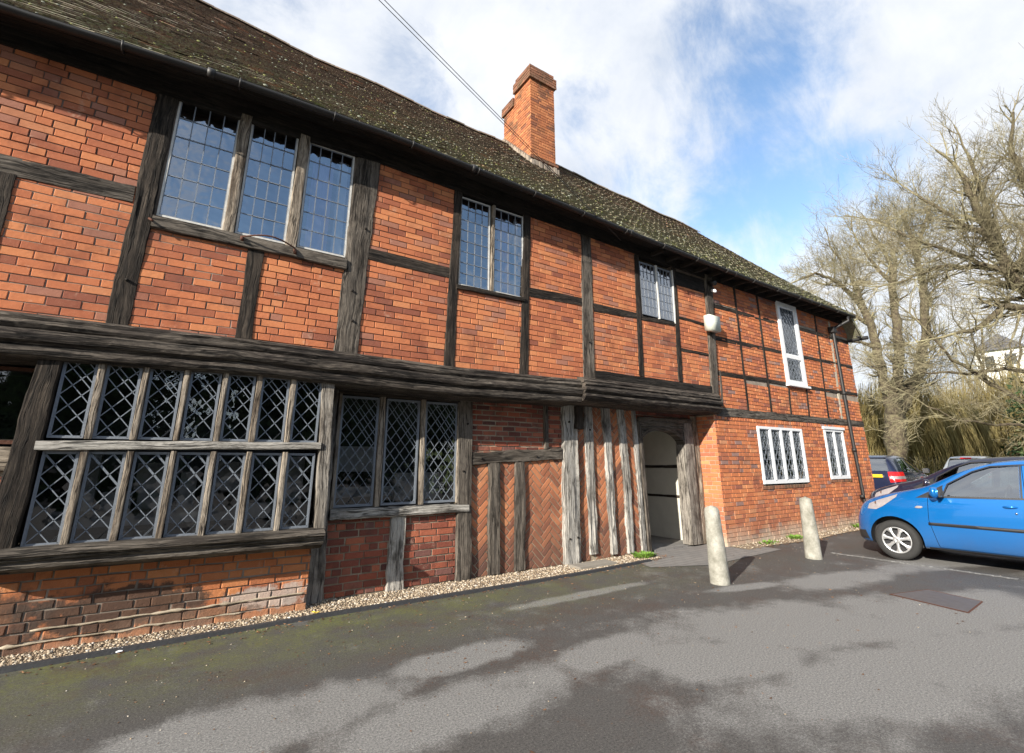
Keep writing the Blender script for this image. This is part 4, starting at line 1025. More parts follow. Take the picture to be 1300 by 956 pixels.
# stone pads below posts
mb=MB(); 
for (a,b,c,d,h) in ((4.55,5.25,5.24,5.5,.04),):
    mb.box(a,b,c,d,-.01,h)
o=mb.build('stone_slab',M['stone'],loc=(4.9,5.4,0)); tag(o,'low grey stone slab under the broad silver post','stone slab')
bm=bmesh.new(); bm.from_mesh(o.data); bmesh.ops.bevel(bm,geom=bm.edges[:],offset=.012,segments=2,affect='EDGES'); bm.to_mesh(o.data); bm.free()
# drain cover
cov_pts=[(6.62,2.50),(7.23,2.34),(7.10,1.84),(6.46,1.80)]
cv=empty('drain_cover',(6.85,2.1,0),'flat brown rectangular metal drain cover set in the asphalt','drain cover')
def dmat():
    t=NT('cover_metal'); p=t.pos(); ck=t.node('ShaderNodeTexChecker'); ck.inputs['Scale'].default_value=55; t.link(p,ck.inputs['Vector'])
    n=t.noise(p,14,5); c=t.mix(n,(.075,.065,.062),(.15,.135,.13)); return t.done(c,.6,t.bump(ck.outputs['Fac'],.4,.004),.3)
mb=MB()
cxm=sum(p[0] for p in cov_pts)/4; cym=sum(p[1] for p in cov_pts)/4
def ringq(k,z): return [(cxm+(p[0]-cxm)*k,cym+(p[1]-cym)*k,z) for p in cov_pts]
mb.add(ringq(.95,.007),[(0,3,2,1)]); mb.build('cover_plate',dmat(),cv)
mb=MB(); mb.add(ringq(1.0,.004)+ringq(.97,.009)+ringq(.955,.009)+ringq(.95,.004),[((i+1)%4+4*l,i+4*l,i+4*(l+1),(i+1)%4+4*(l+1)) for l in range(3) for i in range(4)]); mb.build('cover_rim',M['iron'],cv)
# painted bay line
def line_mat():
    t=NT('worn_line_paint'); p=t.pos(); n=t.noise(p,18,5,.7); n2=t.noise(p,120,4,.7)
    c=t.mix(t.ramp(t.math('ADD',n,t.math('MULTIPLY',n2,.4)),[(.55,0),(.72,1)]),(.33,.33,.32),(.11,.11,.105)); return t.done(c,.8)
M['line']=line_mat()
mb=MB()
for x,y1 in ((8.76,4.02),):
    if x==6.3: continue
    mb.box(x,x+.07,1.9,y1,.001,.005)
tag(mb.build('parking_lines',M['line']),kind='structure')
# litter
def leaves(name,n,fx,size,mat,seed):
    mb=MB(); rg=random.Random(seed)
    for i in range(n):
        x,y=fx(rg); s=rg.uniform(*size); a=rg.random()*6.28; e=rg.uniform(.35,.6); cu=rg.uniform(.1,.5)*s
        ca,sa=math.cos(a),math.sin(a)
        pts=[(-1,0,cu),(0,-e,0),(1,0,cu*.7),(0,e,.1*cu)]
        mb.add([(x+s*(ca*u-sa*v),y+s*(sa*u+ca*v),.003+w_) for u,v,w_ in pts],[(0,1,2,3)],rnd=rg.random())
    return tag(mb.build(name,mat),kind='stuff')
leaves('fallen_leaves',420,lambda r:(r.uniform(-1,6.0),curb(1)-abs(r.gauss(0,.09))-.03),(.008,.02),M['litter'],41)
leaves('fallen_leaves',900,lambda r:(r.gauss(2.6,1.6),r.gauss(4.0,.55)),(.003,.011),M['litter'],42)
leaves('fallen_leaves',420,lambda r:(lambda x:(x,r.uniform(cur2(x)-.1,5.2)))(r.uniform(8,14)),(.01,.03),M['litter'],43)
leaves('fallen_leaves',120,lambda r:(r.uniform(5.7,6.4),r.uniform(5.1,5.5)),(.01,.03),M['litter'],44)
leaves('fallen_leaves',160,lambda r:(r.uniform(1,9),r.uniform(1.6,4.8)),(.006,.02),M['litter'],45)
def weed(x,y,n,r,h,label,seed):
    mb=MB(); rg=random.Random(seed)
    for i in range(n):
        a=rg.random()*6.28; d=rg.uniform(0,r); bx=x+math.cos(a)*d; by_=y+math.sin(a)*d*.6; s=rg.uniform(.5,1)*h; t=rg.uniform(.4,1.2)
        ca,sa=math.cos(a),math.sin(a); w_=s*.22
        p=[(0,0,.005),(.35,-w_/s,.45),(.9,0,.75),(.35,w_/s,.45)]
        mb.add([(bx+s*(ca*u*t-sa*v),by_+s*(sa*u*t+ca*v),.01+s*w2) for u,v,w2 in p],[(0,1,2,3)],rnd=rg.random())
    return tag(mb.build('weed',M['weed'],loc=(x,y,0)),label,'weed','weeds at the wall foot')
weed(5.95,5.38,150,.20,.10,'bright green weeds spreading beside the left post of the arched door',1)
weed(8.75,5.02,70,.22,.07,'low green weeds between the two stone bollards, nearest the left one',2)
weed(9.75,5.05,120,.22,.08,'bright green weed clump at the wall foot just left of the right bollard',3)
weed(12.5,5.05,60,.15,.12,'tall thin weed clump by the wall foot between the right bollard and the blue car',4)
mb=MB()
for a in range(4):
    an=a*1.6; mb.add([(1.17+.02*math.cos(an),5.19+.02*math.sin(an),.03),(1.17+.04*math.cos(an+.5),5.19+.03*math.sin(an+.5),.034),(1.20+.035*math.cos(an+.9),5.19+.03*math.sin(an+.9),.042),(1.19,5.19,.035)],[(0,1,2,3)])
tag(mb.build('yellow_leaf',simple('yellow_leaf',(.75,.55,.03),.7),loc=(1.17,5.19,0)),'bright yellow fallen leaf lying on the gravel by the bay','leaf')
mb=MB(); rg=random.Random(9)
for a in range(5):
    x=-.30+rg.uniform(-.03,.03); y=5.07+rg.uniform(-.02,.02); mb.add([(x,y,.01),(x+.04,y+.01,.012),(x+.035,y+.03,.035),(x-.005,y+.025,.02)],[(0,1,2,3)])
tag(mb.build('paper_scrap',simple('paper',(.7,.7,.72),.8),loc=(-.3,5.07,0)),'crumpled white paper scrap beside the black edging strip','litter')

# ------------------------------------------------------------------ bollards
def bollard(x,y,lean,label,seed,chip=False):
    mb=MB(); n=28; m=30; vs=[]
    prof=[(.114,0),(.114,.05),(.110,.2),(.103,.45),(.094,.68),(.089,.80),(.085,.862),(.070,.892),(.045,.905),(.0,.912)]
    for i in range(m+1):
        t=i/m*.912; 
        for k in range(len(prof)-1):
            if prof[k][1]<=t<=prof[k+1][1]+1e-9: r=lerp(prof[k][0],prof[k+1][0],(t-prof[k][1])/(prof[k+1][1]-prof[k][1])); break
        for j in range(n):
            a=2*PI*j/n; rr=r*(1+.035*fbm(math.cos(a)*1.5,math.sin(a)*1.5,t*4+seed)+.012*fbm(math.cos(a)*9,math.sin(a)*9,t*20+seed))
            if chip and t>.52 and math.cos(a-3.9)>.35: rr*=.93
            vs.append((x+rr*math.cos(a)+lean[0]*t,y+rr*math.sin(a)+lean[1]*t,t-.02))
    fs=[(i*n+j,i*n+(j+1)%n,(i+1)*n+(j+1)%n,(i+1)*n+j) for i in range(m) for j in range(n)]
    mb.add(vs,fs,smooth=True)
    return tag(mb.build('bollard',M['bollard'],loc=(x,y,0)),label,'bollard','stone bollards in front of the house')
bollard(5.52,3.82,(-.02,.01),'pale chipped stone bollard standing in front of the doorway, the nearer and left one',1,True)
bollard(8.08,3.95,(.0,.0),'pale stone bollard between the doorway and the blue car, the farther and right one',5)

# ------------------------------------------------------------------ overhead wires
for k,(dx,lab) in enumerate(((0,'thin black overhead wire running from the eaves past the chimney, the upper one'),(.13,'thin black overhead wire running from the eaves past the chimney, the lower one'))):
    a=Vector((5.36+dx*.5,4.97,5.0-dx*.4)); b=Vector((1.04+dx*.9,4.0,6.10-dx)); d=b-a
    pts=[a+d*t+Vector((0,0,-.0)) for t in [i*.4 for i in range(12)]]
    mb=MB(); mb.tube([tuple(p) for p in pts],.0042,5); tag(mb.build('overhead_wire',M['black_plastic'],loc=tuple(a)),lab,'wire','overhead wires to the eaves')

# ------------------------------------------------------------------ CARS
def paint(name,col,metal=.35,rough=.28):
    t=NT(name); p=t.pos(); n=t.noise(p,900,2,.5); c=t.mix(t.math('MULTIPLY',n,.35),col,tuple(min(1,x*1.6+.01) for x in col))
    d=t.noise(p,2.5,5,.6); z=t.node('ShaderNodeSeparateXYZ'); t.link(p,z.inputs[0])
    f=t.node('ShaderNodeMapRange'); t.link(z.outputs['Z'],f.inputs[0]); f.inputs[1].default_value=.62; f.inputs[2].default_value=.2
    c=t.mix(t.math('MULTIPLY',t.math('MULTIPLY',f.outputs[0],d),.55),c,(.12,.10,.085))
    m=t.done(c,rough,None,metal); t.b.inputs['Coat Weight'].default_value=1; t.b.inputs['Coat Roughness'].default_value=.04; return m
M['rubber']=simple('tyre_rubber',(.020,.020,.020),.85,0,.4,40,.3)
M['alloy']=simple('wheel_alloy',(.62,.63,.64),.32,.75,.1,30)
M['trim']=simple('black_trim',(.022,.022,.024),.5,0,.2,50,.1)
M['seat']=simple('seat_fabric',(.035,.036,.04),.9)
M['lamp']=simple('lamp_lens',(.27,.25,.26),.08,0,.25,25,.5); 
M['chrome']=simple('chrome',(.8,.8,.8),.08,1)
M['red_lens']=simple('red_lens',(.62,.012,.015),.15,0,.2,60)
M['amber']=simple('amber_lens',(.55,.30,.18),.2)
M['plate_y']=simple('yellow_plate',(.62,.43,.02),.4)
def loft(stations):
    """half profile points per station -> closed body, returns object"""
    mb=MB(); rings=[]
    for (x,zb,zbelt,ztop,wm,wb,wt) in stations:
        half=[(0,zb),(.55*wm,zb),(.90*wm,zb+.01),(.985*wm,zb+.07),(wm,lerp(zb,zbelt,.45)),(wm*.995,lerp(zb,zbelt,.80)),(wb,zbelt),
              (lerp(wb,wt,.5),lerp(zbelt,ztop,.5)+.0*wb),(wt,lerp(zbelt,ztop,.93)),(wt*.86,lerp(zbelt,ztop,.992)),(wt*.45,ztop+.004),(0,ztop+.006)]
        ring=[(x,y,z) for y,z in half]+[(x,-y,z) for y,z in half[-2:0:-1]]
        rings.append(ring)
    k=len(rings[0]); vs=[p for r in rings for p in r]
    fs=[(i*k+j,i*k+(j+1)%k,(i+1)*k+(j+1)%k,(i+1)*k+j) for i in range(len(rings)-1) for j in range(k)]
    h=(k)//2
    fs.append(tuple(range(k-1,-1,-1))); fs.append(tuple((len(rings)-1)*k+j for j in range(k)))
    mb.add(vs,fs,smooth=True); return mb
def tmp(me_or_mb,name='tmp',mats=()):
    if isinstance(me_or_mb,MB): o=me_or_mb.build(name,list(mats) or [M['trim']])
    else:
        o=bpy.data.objects.new(name,me_or_mb); COL.objects.link(o)
    return o
def applied(o):
    dg=bpy.context.evaluated_depsgraph_get(); me=bpy.data.meshes.new_from_object(o.evaluated_get(dg)); o.modifiers.clear(); o.data=me; return o
def fixn(o):
    bm=bmesh.new(); bm.from_mesh(o.data); bmesh.ops.recalc_face_normals(bm,faces=bm.faces); bm.to_mesh(o.data); bm.free()
def boolean(o,cut,op='DIFFERENCE'):
    md=o.modifiers.new('b','BOOLEAN'); md.object=cut; md.operation=op; md.solver='EXACT'; applied(o); return o
def prism_cut(poly,axis,a,b,mat=1):
    mb=MB(); n=len(poly)
    if axis=='y': f=lambda p,t:(p[0],t,p[1])
    elif axis=='x': f=lambda p,t:(t,p[0],p[1])
    else: f=lambda p,t:(p[0],p[1],t)
    vs=[f(p,a) for p in poly]+[f(p,b) for p in poly]
    mb.add(vs,[tuple(range(n)),tuple(range(2*n-1,n-1,-1))]+[(i,(i+1)%n,n+(i+1)%n,n+i)[::-1] for i in range(n)],mat=0)
    o=mb.build('cut',[M['trim']]); fixn(o); return o
def kill(*os):
    for o in os: bpy.data.objects.remove(o,do_unlink=True)
def dupe(o):
    c=o.copy(); c.data=o.data.copy(); COL.objects.link(c); return c
def patch(S,poly,axis,a,b,name,mat,parent,off=.003,thick=0,smooth=True):
    """piece of the body's outer skin inside a prism"""
    c=prism_cut(poly,axis,a,b); s=dupe(S); s.data.materials.clear(); s.data.materials.append(mat); c.data.materials.clear(); c.data.materials.append(M['rubber'])
    s.data.polygons.foreach_set('material_index',[0]*len(s.data.polygons))
    md=s.modifiers.new('b','BOOLEAN'); md.object=c; md.operation='INTERSECT'; md.solver='EXACT'; md.material_mode='TRANSFER'; applied(s)
    bm=bmesh.new(); bm.from_mesh(s.data); 
    bad=[f for f in bm.faces if s.data.materials[f.material_index] is not mat]
    bmesh.ops.delete(bm,geom=bad,context='FACES')
    bm.normal_update()
    for v in bm.verts: v.co+=v.normal*off
    if thick:
        r=bmesh.ops.solidify(bm,geom=bm.faces[:],thickness=thick)
    for f in bm.faces: f.smooth=smooth; f.material_index=0
    bm.to_mesh(s.data); bm.free()
    s.data.materials.clear(); s.data.materials.append(mat)
    s.name=name; s.data.name=name; s.parent=parent; kill(c); return s
def lathe(mb,prof,n,T,mat=0,smooth=True,rnd=0):
    vs=[T(y,r*math.cos(2*PI*j/n),r*math.sin(2*PI*j/n)) for (y,r) in prof for j in range(n)]
    mb.add(vs,[(i*n+j,i*n+(j+1)%n,(i+1)*n+(j+1)%n,(i+1)*n+j) for i in range(len(prof)-1) for j in range(n)],mat=mat,smooth=smooth,rnd=rnd)
HATCH=[ # x, z bottom, z belt, z top, w max, w belt, w top  (front axle at x=0)
 (.575,.30,.50,.58,.40,.36,.22),(.555,.22,.55,.66,.54,.50,.34),(.50,.19,.60,.745,.64,.60,.44),(.40,.18,.66,.815,.715,.675,.54),(.24,.18,.74,.885,.765,.72,.60),(.0,.18,.82,.955,.795,.745,.63),
 (-.22,.18,.87,1.005,.80,.755,.64),(-.42,.18,.895,1.06,.80,.765,.63),(-.62,.18,.905,1.175,.80,.77,.60),(-.85,.18,.91,1.30,.80,.775,.575),(-1.10,.18,.92,1.395,.80,.775,.56),
 (-1.35,.18,.93,1.44,.80,.775,.56),(-1.7,.18,.94,1.46,.80,.775,.56),(-2.05,.18,.95,1.455,.80,.775,.56),(-2.35,.18,.965,1.43,.80,.77,.55),(-2.55,.19,.97,1.38,.795,.76,.535),
 (-2.68,.20,.97,1.24,.785,.74,.53),(-2.77,.22,.93,1.05,.765,.715,.55),(-2.84,.28,.80,.90,.73,.69,.58),(-2.86,.36,.62,.72,.68,.64,.56)]
def make_car(loc,rz,scale,pmat,label,group,cat='car',rear='hatch',front=True,plate=False,brake=False,roofmat=None):
    root=empty('parked_car',(0,0,0),label,cat,group)
    body=tmp(loft(HATCH),'body',[pmat,M['trim']]); fixn(body)
    md=body.modifiers.new('s','SUBSURF'); md.levels=2; applied(body)
    S=dupe(body)
    # wheel wells, cabin, window openings
    for ax in (0,-2.34):
        for sgn in (1,-1):
            n=32; poly=[(ax+.335*math.cos(2*PI*i/n),.285+.335*math.sin(2*PI*i/n)) for i in range(n)]
            c=prism_cut(poly,'y',.56*sgn,1.0*sgn); c.data.materials.clear(); c.data.materials.append(M['trim']); boolean(body,c); kill(c)
    mb=MB(); a=[(-.66,.62),(-.66,.98)]; 
    vs=[]
    for (x0,x1,yy,z) in ((-.50,-2.55,.66,.34),(-.50,-2.6,.685,.92),(-1.12,-2.42,.50,1.395)):
        vs+=[(x0,-yy,z),(x0,yy,z),(x1,yy,z),(x1,-yy,z)]
    mb.add(vs,[(0,3,2,1),(8,9,10,11)]+[(l*4+j,l*4+(j+1)%4,(l+1)*4+(j+1)%4,(l+1)*4+j) for l in range(2) for j in range(4)])
    cab=mb.build('cut',[M['trim']]); fixn(cab); boolean(body,cab); kill(cab)
    fr=[(-.635,.935),(-.70,1.10),(-.98,1.275),(-1.17,1.345),(-1.455,1.365),(-1.42,.955)]
    rr=[(-1.52,.96),(-1.55,1.37),(-2.0,1.36),(-2.20,1.30),(-2.30,1.02),(-2.26,.985)]
    ws=[(-.60,1.06),(.60,1.06),(.50,1.385),(-.50,1.385)]; rw=[(-.56,1.01),(.56,1.01),(.47,1.36),(-.47,1.36)]
    cuts=[(fr,'y',-1,1),(rr,'y',-1,1),(ws,'x',-1.3,.0),(rw,'x',-2.4,-3.0)]
    for c_ in cuts: c=prism_cut(*c_); boolean(body,c); kill(c)
    # door shut lines
    def groove(pts,y0,y1,w=.006):
        for p,q in zip(pts,pts[1:]):
            d=Vector((q[0]-p[0],q[1]-p[1])); L=d.length; d/=L; nn=Vector((-d.y,d.x))*w/2; e=d*.002
            poly=[(p[0]-nn.x-e.x,p[1]-nn.y-e.y),(q[0]-nn.x+e.x,q[1]-nn.y+e.y),(q[0]+nn.x+e.x,q[1]+nn.y+e.y),(p[0]+nn.x-e.x,p[1]+nn.y-e.y)]
            c=prism_cut(poly,'y',y0,y1); boolean(body,c); kill(c)
    if front:
        groove([(-.47,.93),(-.44,.60),(-.50,.24)],.735,.9); groove([(-.50,.24),(-1.44,.24)],.735,.9); groove([(-1.48,1.38),(-1.47,.95),(-1.46,.24)],.52,.9)
    body.name='body'; body.parent=root
    body.data.polygons.foreach_set('use_smooth',[True]*len(body.data.polygons))
    try:
        bm=bmesh.new(); bm.from_mesh(body.data)
        for e in bm.edges:
            if len(e.link_faces)==2 and e.calc_face_angle(0)>math.radians(32): e.smooth=False
        bm.to_mesh(body.data); bm.free()
    except Exception as ex: print(ex)
    for sgn in (1,-1):
        for nm,pl in (('front_side_window',fr),('rear_side_window',rr)):
            g=patch(S,pl,'y',.3*sgn,1*sgn,nm,M['car_glass'],root,-.012)
            # rubber surround
            cx=sum(p[0] for p in pl)/len(pl); cz=sum(p[1] for p in pl)/len(pl)
        tri=[(-.32,.90),(-.645,1.09),(-.615,.915)]
        patch(S,tri,'y',.3*sgn,1*sgn,'quarter_panel',M['trim'],root,.002)
        belt=[(-.60,.915),(-2.30,.955),(-2.30,.975),(-.60,.94)]
        patch(S,belt,'y',.3*sgn,1*sgn,'window_trim',M['trim'],root,.004)
        lip=[(-.62,.93),(-.69,1.11),(-.975,1.288),(-1.165,1.36),(-1.46,1.382),(-2.0,1.378),(-2.0,1.362),(-1.455,1.366),(-1.17,1.345),(-.98,1.275),(-.70,1.10),(-.635,.935)]
        patch(S,lip,'y',.3*sgn,1*sgn,'window_trim',M['trim'],root,.002)
        bp=[(-1.425,.955),(-1.458,1.365),(-1.475,1.366),(-1.445,.955)]
        patch(S,bp,'y',.3*sgn,1*sgn,'window_trim',M['trim'],root,.003)
        patch(S,[(-.43,.535),(-.43,.573),(-2.2,.575),(-2.2,.53)],'y',.3*sgn,1*sgn,'side_moulding',M['trim'],root,.010,.008)
        patch(S,[(-.36,.17),(-.38,.235),(-1.98,.235),(-1.96,.17)],'y',.3*sgn,1*sgn,'sill_trim',M['trim'],root,.004)
        patch(S,[(-.30,.765),(-.33,.79),(-.385,.79),(-.40,.775),(-.37,.757),(-.32,.757)],'y',.3*sgn,1*sgn,'side_repeater',M['lamp'],root,.008,.006)
        hl=[(.33,.70),(.31,.775),(.17,.838),(.02,.893),(-.09,.935),(-.075,.895),(.01,.825),(.10,.755),(.20,.70)]
        h=patch(S,hl,'y',.36*sgn,1*sgn,'headlight',M['lamp'],root,.005)
        mb=MB(); T=lambda y,a,b:(.14+a*.9+.02,sgn*(.60+a*.0)+sgn*.06*(y),.795+b)
        lathe(mb,[(0,.001),(.1,.018),(.6,.030)],14,lambda y,a,b:(.17+.05*(1-y),sgn*(.70+a),.80+b)); mb.build('headlight_bulb',M['chrome'],h)
        # mirror
        mb=MB(); n=14; m=8; vs=[]
        for i in range(m+1):
            t=i/m; rr_=math.sin(PI*min(.999,max(.001,.08+.92*t)))**.45 if t<.9 else .82
            for j in range(n):
                a_=2*PI*j/n; ca,sa=math.cos(a_),math.sin(a_)
                sx=abs(ca)**.7*(1 if ca>0 else -1); sz=abs(sa)**.7*(1 if sa>0 else -1)
                vs.append((-.56-.10*t+.02,sgn*(.885+.085*sx*rr_),.995+.075*sz*rr_))
        mb.add(vs,[(i*n+j,i*n+(j+1)%n,(i+1)*n+(j+1)%n,(i+1)*n+j) for i in range(m) for j in range(n)]+[tuple(range(n)),tuple(m*n+j for j in range(n))],smooth=True)
        mo=mb.build('wing_mirror',[pmat],root); 
        for v in mo.data.vertices: v.co=v.co
        mb=MB(); mb.tube([(-.58,sgn*.77,.95),(-.60,sgn*.83,.955),(-.61,sgn*.86,.965)],[.035,.03,.03],8); mb.box(-.67,-.645,sgn*.885-.075,sgn*.885+.075,.935,1.06); mb.build('mirror_mount',M['trim'],mo)
        # handle
        mb=MB(); pts=[(-1.235,.765*1.0,.835),(-1.26,.80,.84),(-1.31,.812,.842),(-1.36,.802,.842),(-1.385,.77,.838)]
        mb.tube([(p[0],sgn*p[1],p[2]) for p in pts],[.010,.014,.016,.014,.010],8); mb.build('door_handle',[pmat],root)
        mb=MB(); mb.tube([(-1.36,sgn*.792,.765),(-1.36,sgn*.806,.765)],.012,10); mb.build('door_lock',M['chrome'],root)
    wsc=patch(S,ws,'x',-1.3,.0,'windscreen',M['car_glass'],root,-.012); rwn=patch(S,rw,'x',-2.4,-3.0,'rear_window',M['car_glass'],root,-.012)
    for sgn in (1,-1):
        t_=[(sgn*.54,.98),(sgn*.78,.98),(sgn*.80,.72),(sgn*.58,.70)]
        patch(S,t_ if sgn>0 else t_[::-1],'x',-2.3,-3.0,'tail_light',M['red_lens'],root,.006)
        t_=[(sgn*.57,.865),(sgn*.79,.865),(sgn*.80,.79),(sgn*.575,.79)]
        patch(S,t_ if sgn>0 else t_[::-1],'x',-2.3,-3.0,'tail_light_band',M['lamp'],root,.009)
    if plate:
        pl=MB(); pl.box(-2.885,-2.865,-.42,.0,.83,.915); po=pl.build('number_plate',M['plate_y'],root)
    if brake: 
        patch(S,[(-.16,1.35),(.16,1.35),(.16,1.385),(-.16,1.385)],'x',-2.3,-3.0,'high_brake_light',M['red_lens'],root,.01)
    # front grille and bumper slot
    patch(S,[(-.42,.30),(.42,.30),(.45,.42),(-.45,.42)],'x',.2,1.0,'lower_grille',M['trim'],root,.004)
    patch(S,[(.62,.25),(.62,.36),(.40,.38),(.36,.25)],'y',.3,1,'bumper_corner_trim',M['trim'],root,.003)
    # wheels
    for ax in (0,-2.34):
        for sgn in (1,-1):
            T=lambda y,a,b:(ax+a,sgn*y,.279+b)
            wr=bpy.data.objects.new('wheel',None)
            mb=MB(); lathe(mb,[(.615,.17),(.63,.20),(.625,.262),(.645,.277),(.70,.280),(.755,.276),(.775,.258),(.783,.225),(.778,.192),(.768,.183),(.75,.18)],40,T)
            wo=mb.build('wheel',M['rubber'],root)
            mb=MB(); lathe(mb,[(.70,.182),(.765,.186),(.776,.182),(.772,.170),(.755,.164)],40,T)
            lathe(mb,[(.745,.0),(.772,.004),(.776,.028),(.770,.046),(.755,.052)],24,T)
            ns=7
            for q in range(ns):
                a0=2*PI*q/ns+.2; vs=[]
                for (r,wd,yy) in ((.040,.045,.768),(.085,.036,.770),(.125,.040,.769),(.150,.062,.766),(.172,.085,.762)):
                    for s2 in (-1,-.5,.5,1):
                        a_=a0+s2*wd/2/r; vs.append(T(yy-(.012 if abs(s2)==1 else 0),r*math.cos(a_),r*math.sin(a_)))
                mb.add(vs,[(i*4+j,i*4+j+1,(i+1)*4+j+1,(i+1)*4+j) for i in range(4) for j in range(3)],smooth=True)
            mb.build('wheel_trim',M['alloy'],wo)
            mb=MB(); lathe(mb,[(.70,.0001),(.70,.18)],24,T); mb.build('brake_disc',M['trim'],wo)
    # cabin
    mb=MB(); mb.box(-.95,-.50,-.66,.66,.60,.93); mb.tube([(-.75,-.6,.95),(-.75,.6,.95)],.07,8); mb.build('dashboard',M['seat'],root)
    for y in (.36,-.36):
        mb=MB()
        vs=[];prof=[(-1.2,.42),(-1.22,.60),(-1.70,.56),(-1.90,1.10),(-1.97,1.10),(-1.85,.42)]
        n=len(prof)
        for yy,k in ((y-.24,.97),(y-.20,1.0),(y+.20,1.0),(y+.24,.97)): vs+=[(p[0],yy,.42+(p[1]-.42)*k) for p in prof]
        mb.add(vs,[(l*n+j,l*n+(j+1)%n,(l+1)*n+(j+1)%n,(l+1)*n+j) for l in range(3) for j in range(n)]+[tuple(range(n-1,-1,-1)),tuple(3*n+j for j in range(n))],smooth=False)
        mb.box(-2.0,-1.92,y-.12,y+.12,1.13,1.30); mb.build('seat',M['seat'],root)
    mb=MB(); mb.tube([(-1.12+.06*math.cos(a)*0-.09*math.sin(a)*.5,-.36+.18*math.cos(a),.90+.17*math.sin(a)) for a in [2*PI*i/20 for i in range(21)]],.014,6,cap=False); mb.tube([(-1.12,-.36,.90),(-.9,-.36,.84)],.03,6); mb.box(-1.13,-1.11,-.52,-.20,.885,.915); mb.build('steering_wheel',M['trim'],root)
    mb=MB(); mb.tube([(-.30,-.5,1.065),(-.52,.1,1.10)],.008,5); mb.tube([(-.30,.1,1.065),(-.52,.6,1.09)],.008,5); mb.build('wiper',M['trim'],root)
    kill(S)
    root.location=loc; root.rotation_euler=(0,0,rz); root.scale=scale
    return root
blue=paint('blue_paint',(.002,.135,.43),.45,.22); navy=paint('navy_paint',(.008,.010,.028),.2); dark=paint('dark_blue_paint',(.010,.016,.045),.3); silver=paint('silver_paint',(.42,.44,.45),.6)
# near side of the blue car stands at x = 8.97, its front axle at y = 3.2, nose towards +y
def place(px,py,ang):  # ang: heading
    return (px,py,0),ang
a=math.radians(92)
make_car((9.77,3.20,0),a,(1,1,1),blue,'bright blue five door hatchback parked nose to the house, nearest the camera','parked cars')
make_car((12.35,4.02,0),math.radians(91),(1.02,1.0,1.035),navy,'dark navy hatchback parked right behind the blue one, only bonnet, headlight and roof showing','parked cars')
make_car((21.9,7.25,0),math.radians(4),(1.22,1.08,1.12),dark,'dark blue people carrier seen from behind with yellow plate, just right of the house corner','parked cars',front=False,plate=True)
make_car((29.0,6.45,0),math.radians(2),(1.1,1.05,1.13),silver,'pale silver hatchback seen from behind with a red high brake light, farthest of the cars','parked cars',front=False,brake=True)

# ------------------------------------------------------------------ TREES
def grow(mb,p,d,r,L,depth,rg,up=.12,taper=.55,maxd=4,wob=.35,twig_r=.006,dens=1.0,bend=None):
    n=max(3,int(L/.35) if depth<2 else 4); pts=[p.copy()]; rs=[r]; dd=d.normalized(); st=L/n
    for i in range(n):
        dd=(dd+Vector((rg.gauss(0,1),rg.gauss(0,1),rg.gauss(0,1)))*wob*.33+Vector((0,0,up))*.5).normalized()
        p=p+dd*st; pts.append(p.copy()); rs.append(max(twig_r*.7,r*(1-(1-taper)*(i+1)/n)))
    mb.tube([tuple(q) for q in pts],rs,(7 if r>.12 else 5 if r>.04 else 4 if r>.015 else 3),cap=False,mat=0 if r>.07 else 1)
    if depth>=maxd: return
    nc=int((2.4 if depth<maxd-1 else 3.2)*dens+rg.random())+1
    for k in range(nc):
        t=rg.uniform(.25,1.0) if k else 1.0; i=min(n,int(t*n)); b=pts[i]; 
        i0=max(0,i-1); base=(pts[i]-pts[i0]); base=base.normalized() if base.length>0 else dd
        ax=base.cross(Vector((rg.gauss(0,1),rg.gauss(0,1),rg.gauss(0,1)))).normalized()
        ang=rg.uniform(.3,.95) if k else rg.uniform(.1,.35)
        nd=Quaternion(ax,ang)@base
        grow(mb,b,nd,max(twig_r,rs[i]*rg.uniform(.45,.72)),L*rg.uniform(.55,.82),depth+1,rg,up,taper,maxd,wob,twig_r,dens)
def limb(mb,pts,r0,r1,rg,spawn,first_t=.2,spread=1.0,clen=2.2,maxd=4,up=.12,twig_r=.007,dens=1.0,bias=None,wob=.42):
    pts=[Vector(p) for p in pts]; dens_pts=[]; rr=[]
    segs=[]; tot=sum((b-a).length for a,b in zip(pts,pts[1:])); 
    n=max(8,int(tot/.3)); out=[]
    for i in range(n+1):
        s=tot*i/n; 
        for a,b in zip(pts,pts[1:]):
            L=(b-a).length
            if s<=L+1e-6: q=a.lerp(b,min(1,s/L)); break
            s-=L
        out.append(q)
    for _ in range(3):
        out=[out[0]]+[(out[i-1]+out[i]*2+out[i+1])/4 for i in range(1,len(out)-1)]+[out[-1]]
    for i,q in enumerate(out):
        if 0<i<len(out)-1: q+=Vector((fbm(i*.35,q.x,1),fbm(i*.35,q.x,5),fbm(i*.35,q.x,9)))*.12
        k=i/n; rr.append(lerp(r0,r1,k**.8)*(1+.22*fbm(i*.7,q.y)))
    # burrs
    mb.tube([tuple(q) for q in out],rr,10 if r0>.2 else 7,cap=True,mat=0)
    for s in range(spawn):
        t=first_t+(1-first_t)*(s+rg.random())/spawn; i=min(n,int(t*n)); b=out[i]; base=(out[min(n,i+1)]-out[max(0,i-1)]).normalized()
        ax=base.cross(Vector((rg.gauss(0,1),rg.gauss(0,1),rg.gauss(0,1)))).normalized(); nd=Quaternion(ax,rg.uniform(.5,1.25)*spread)@base
        if bias: nd=(nd+Vector(bias)*rg.random()).normalized()
        grow(mb,b,nd,min(rr[i]*.45,.09)*rg.uniform(.4,1),clen*rg.uniform(.55,1.2)*(1.15-.4*t),1,rg,up,.5,maxd,wob,twig_r,dens)
    grow(mb,out[-1],(out[-1]-out[-2]),rr[-1]*.9,clen,1,rg,up,.5,maxd,wob,twig_r,dens)
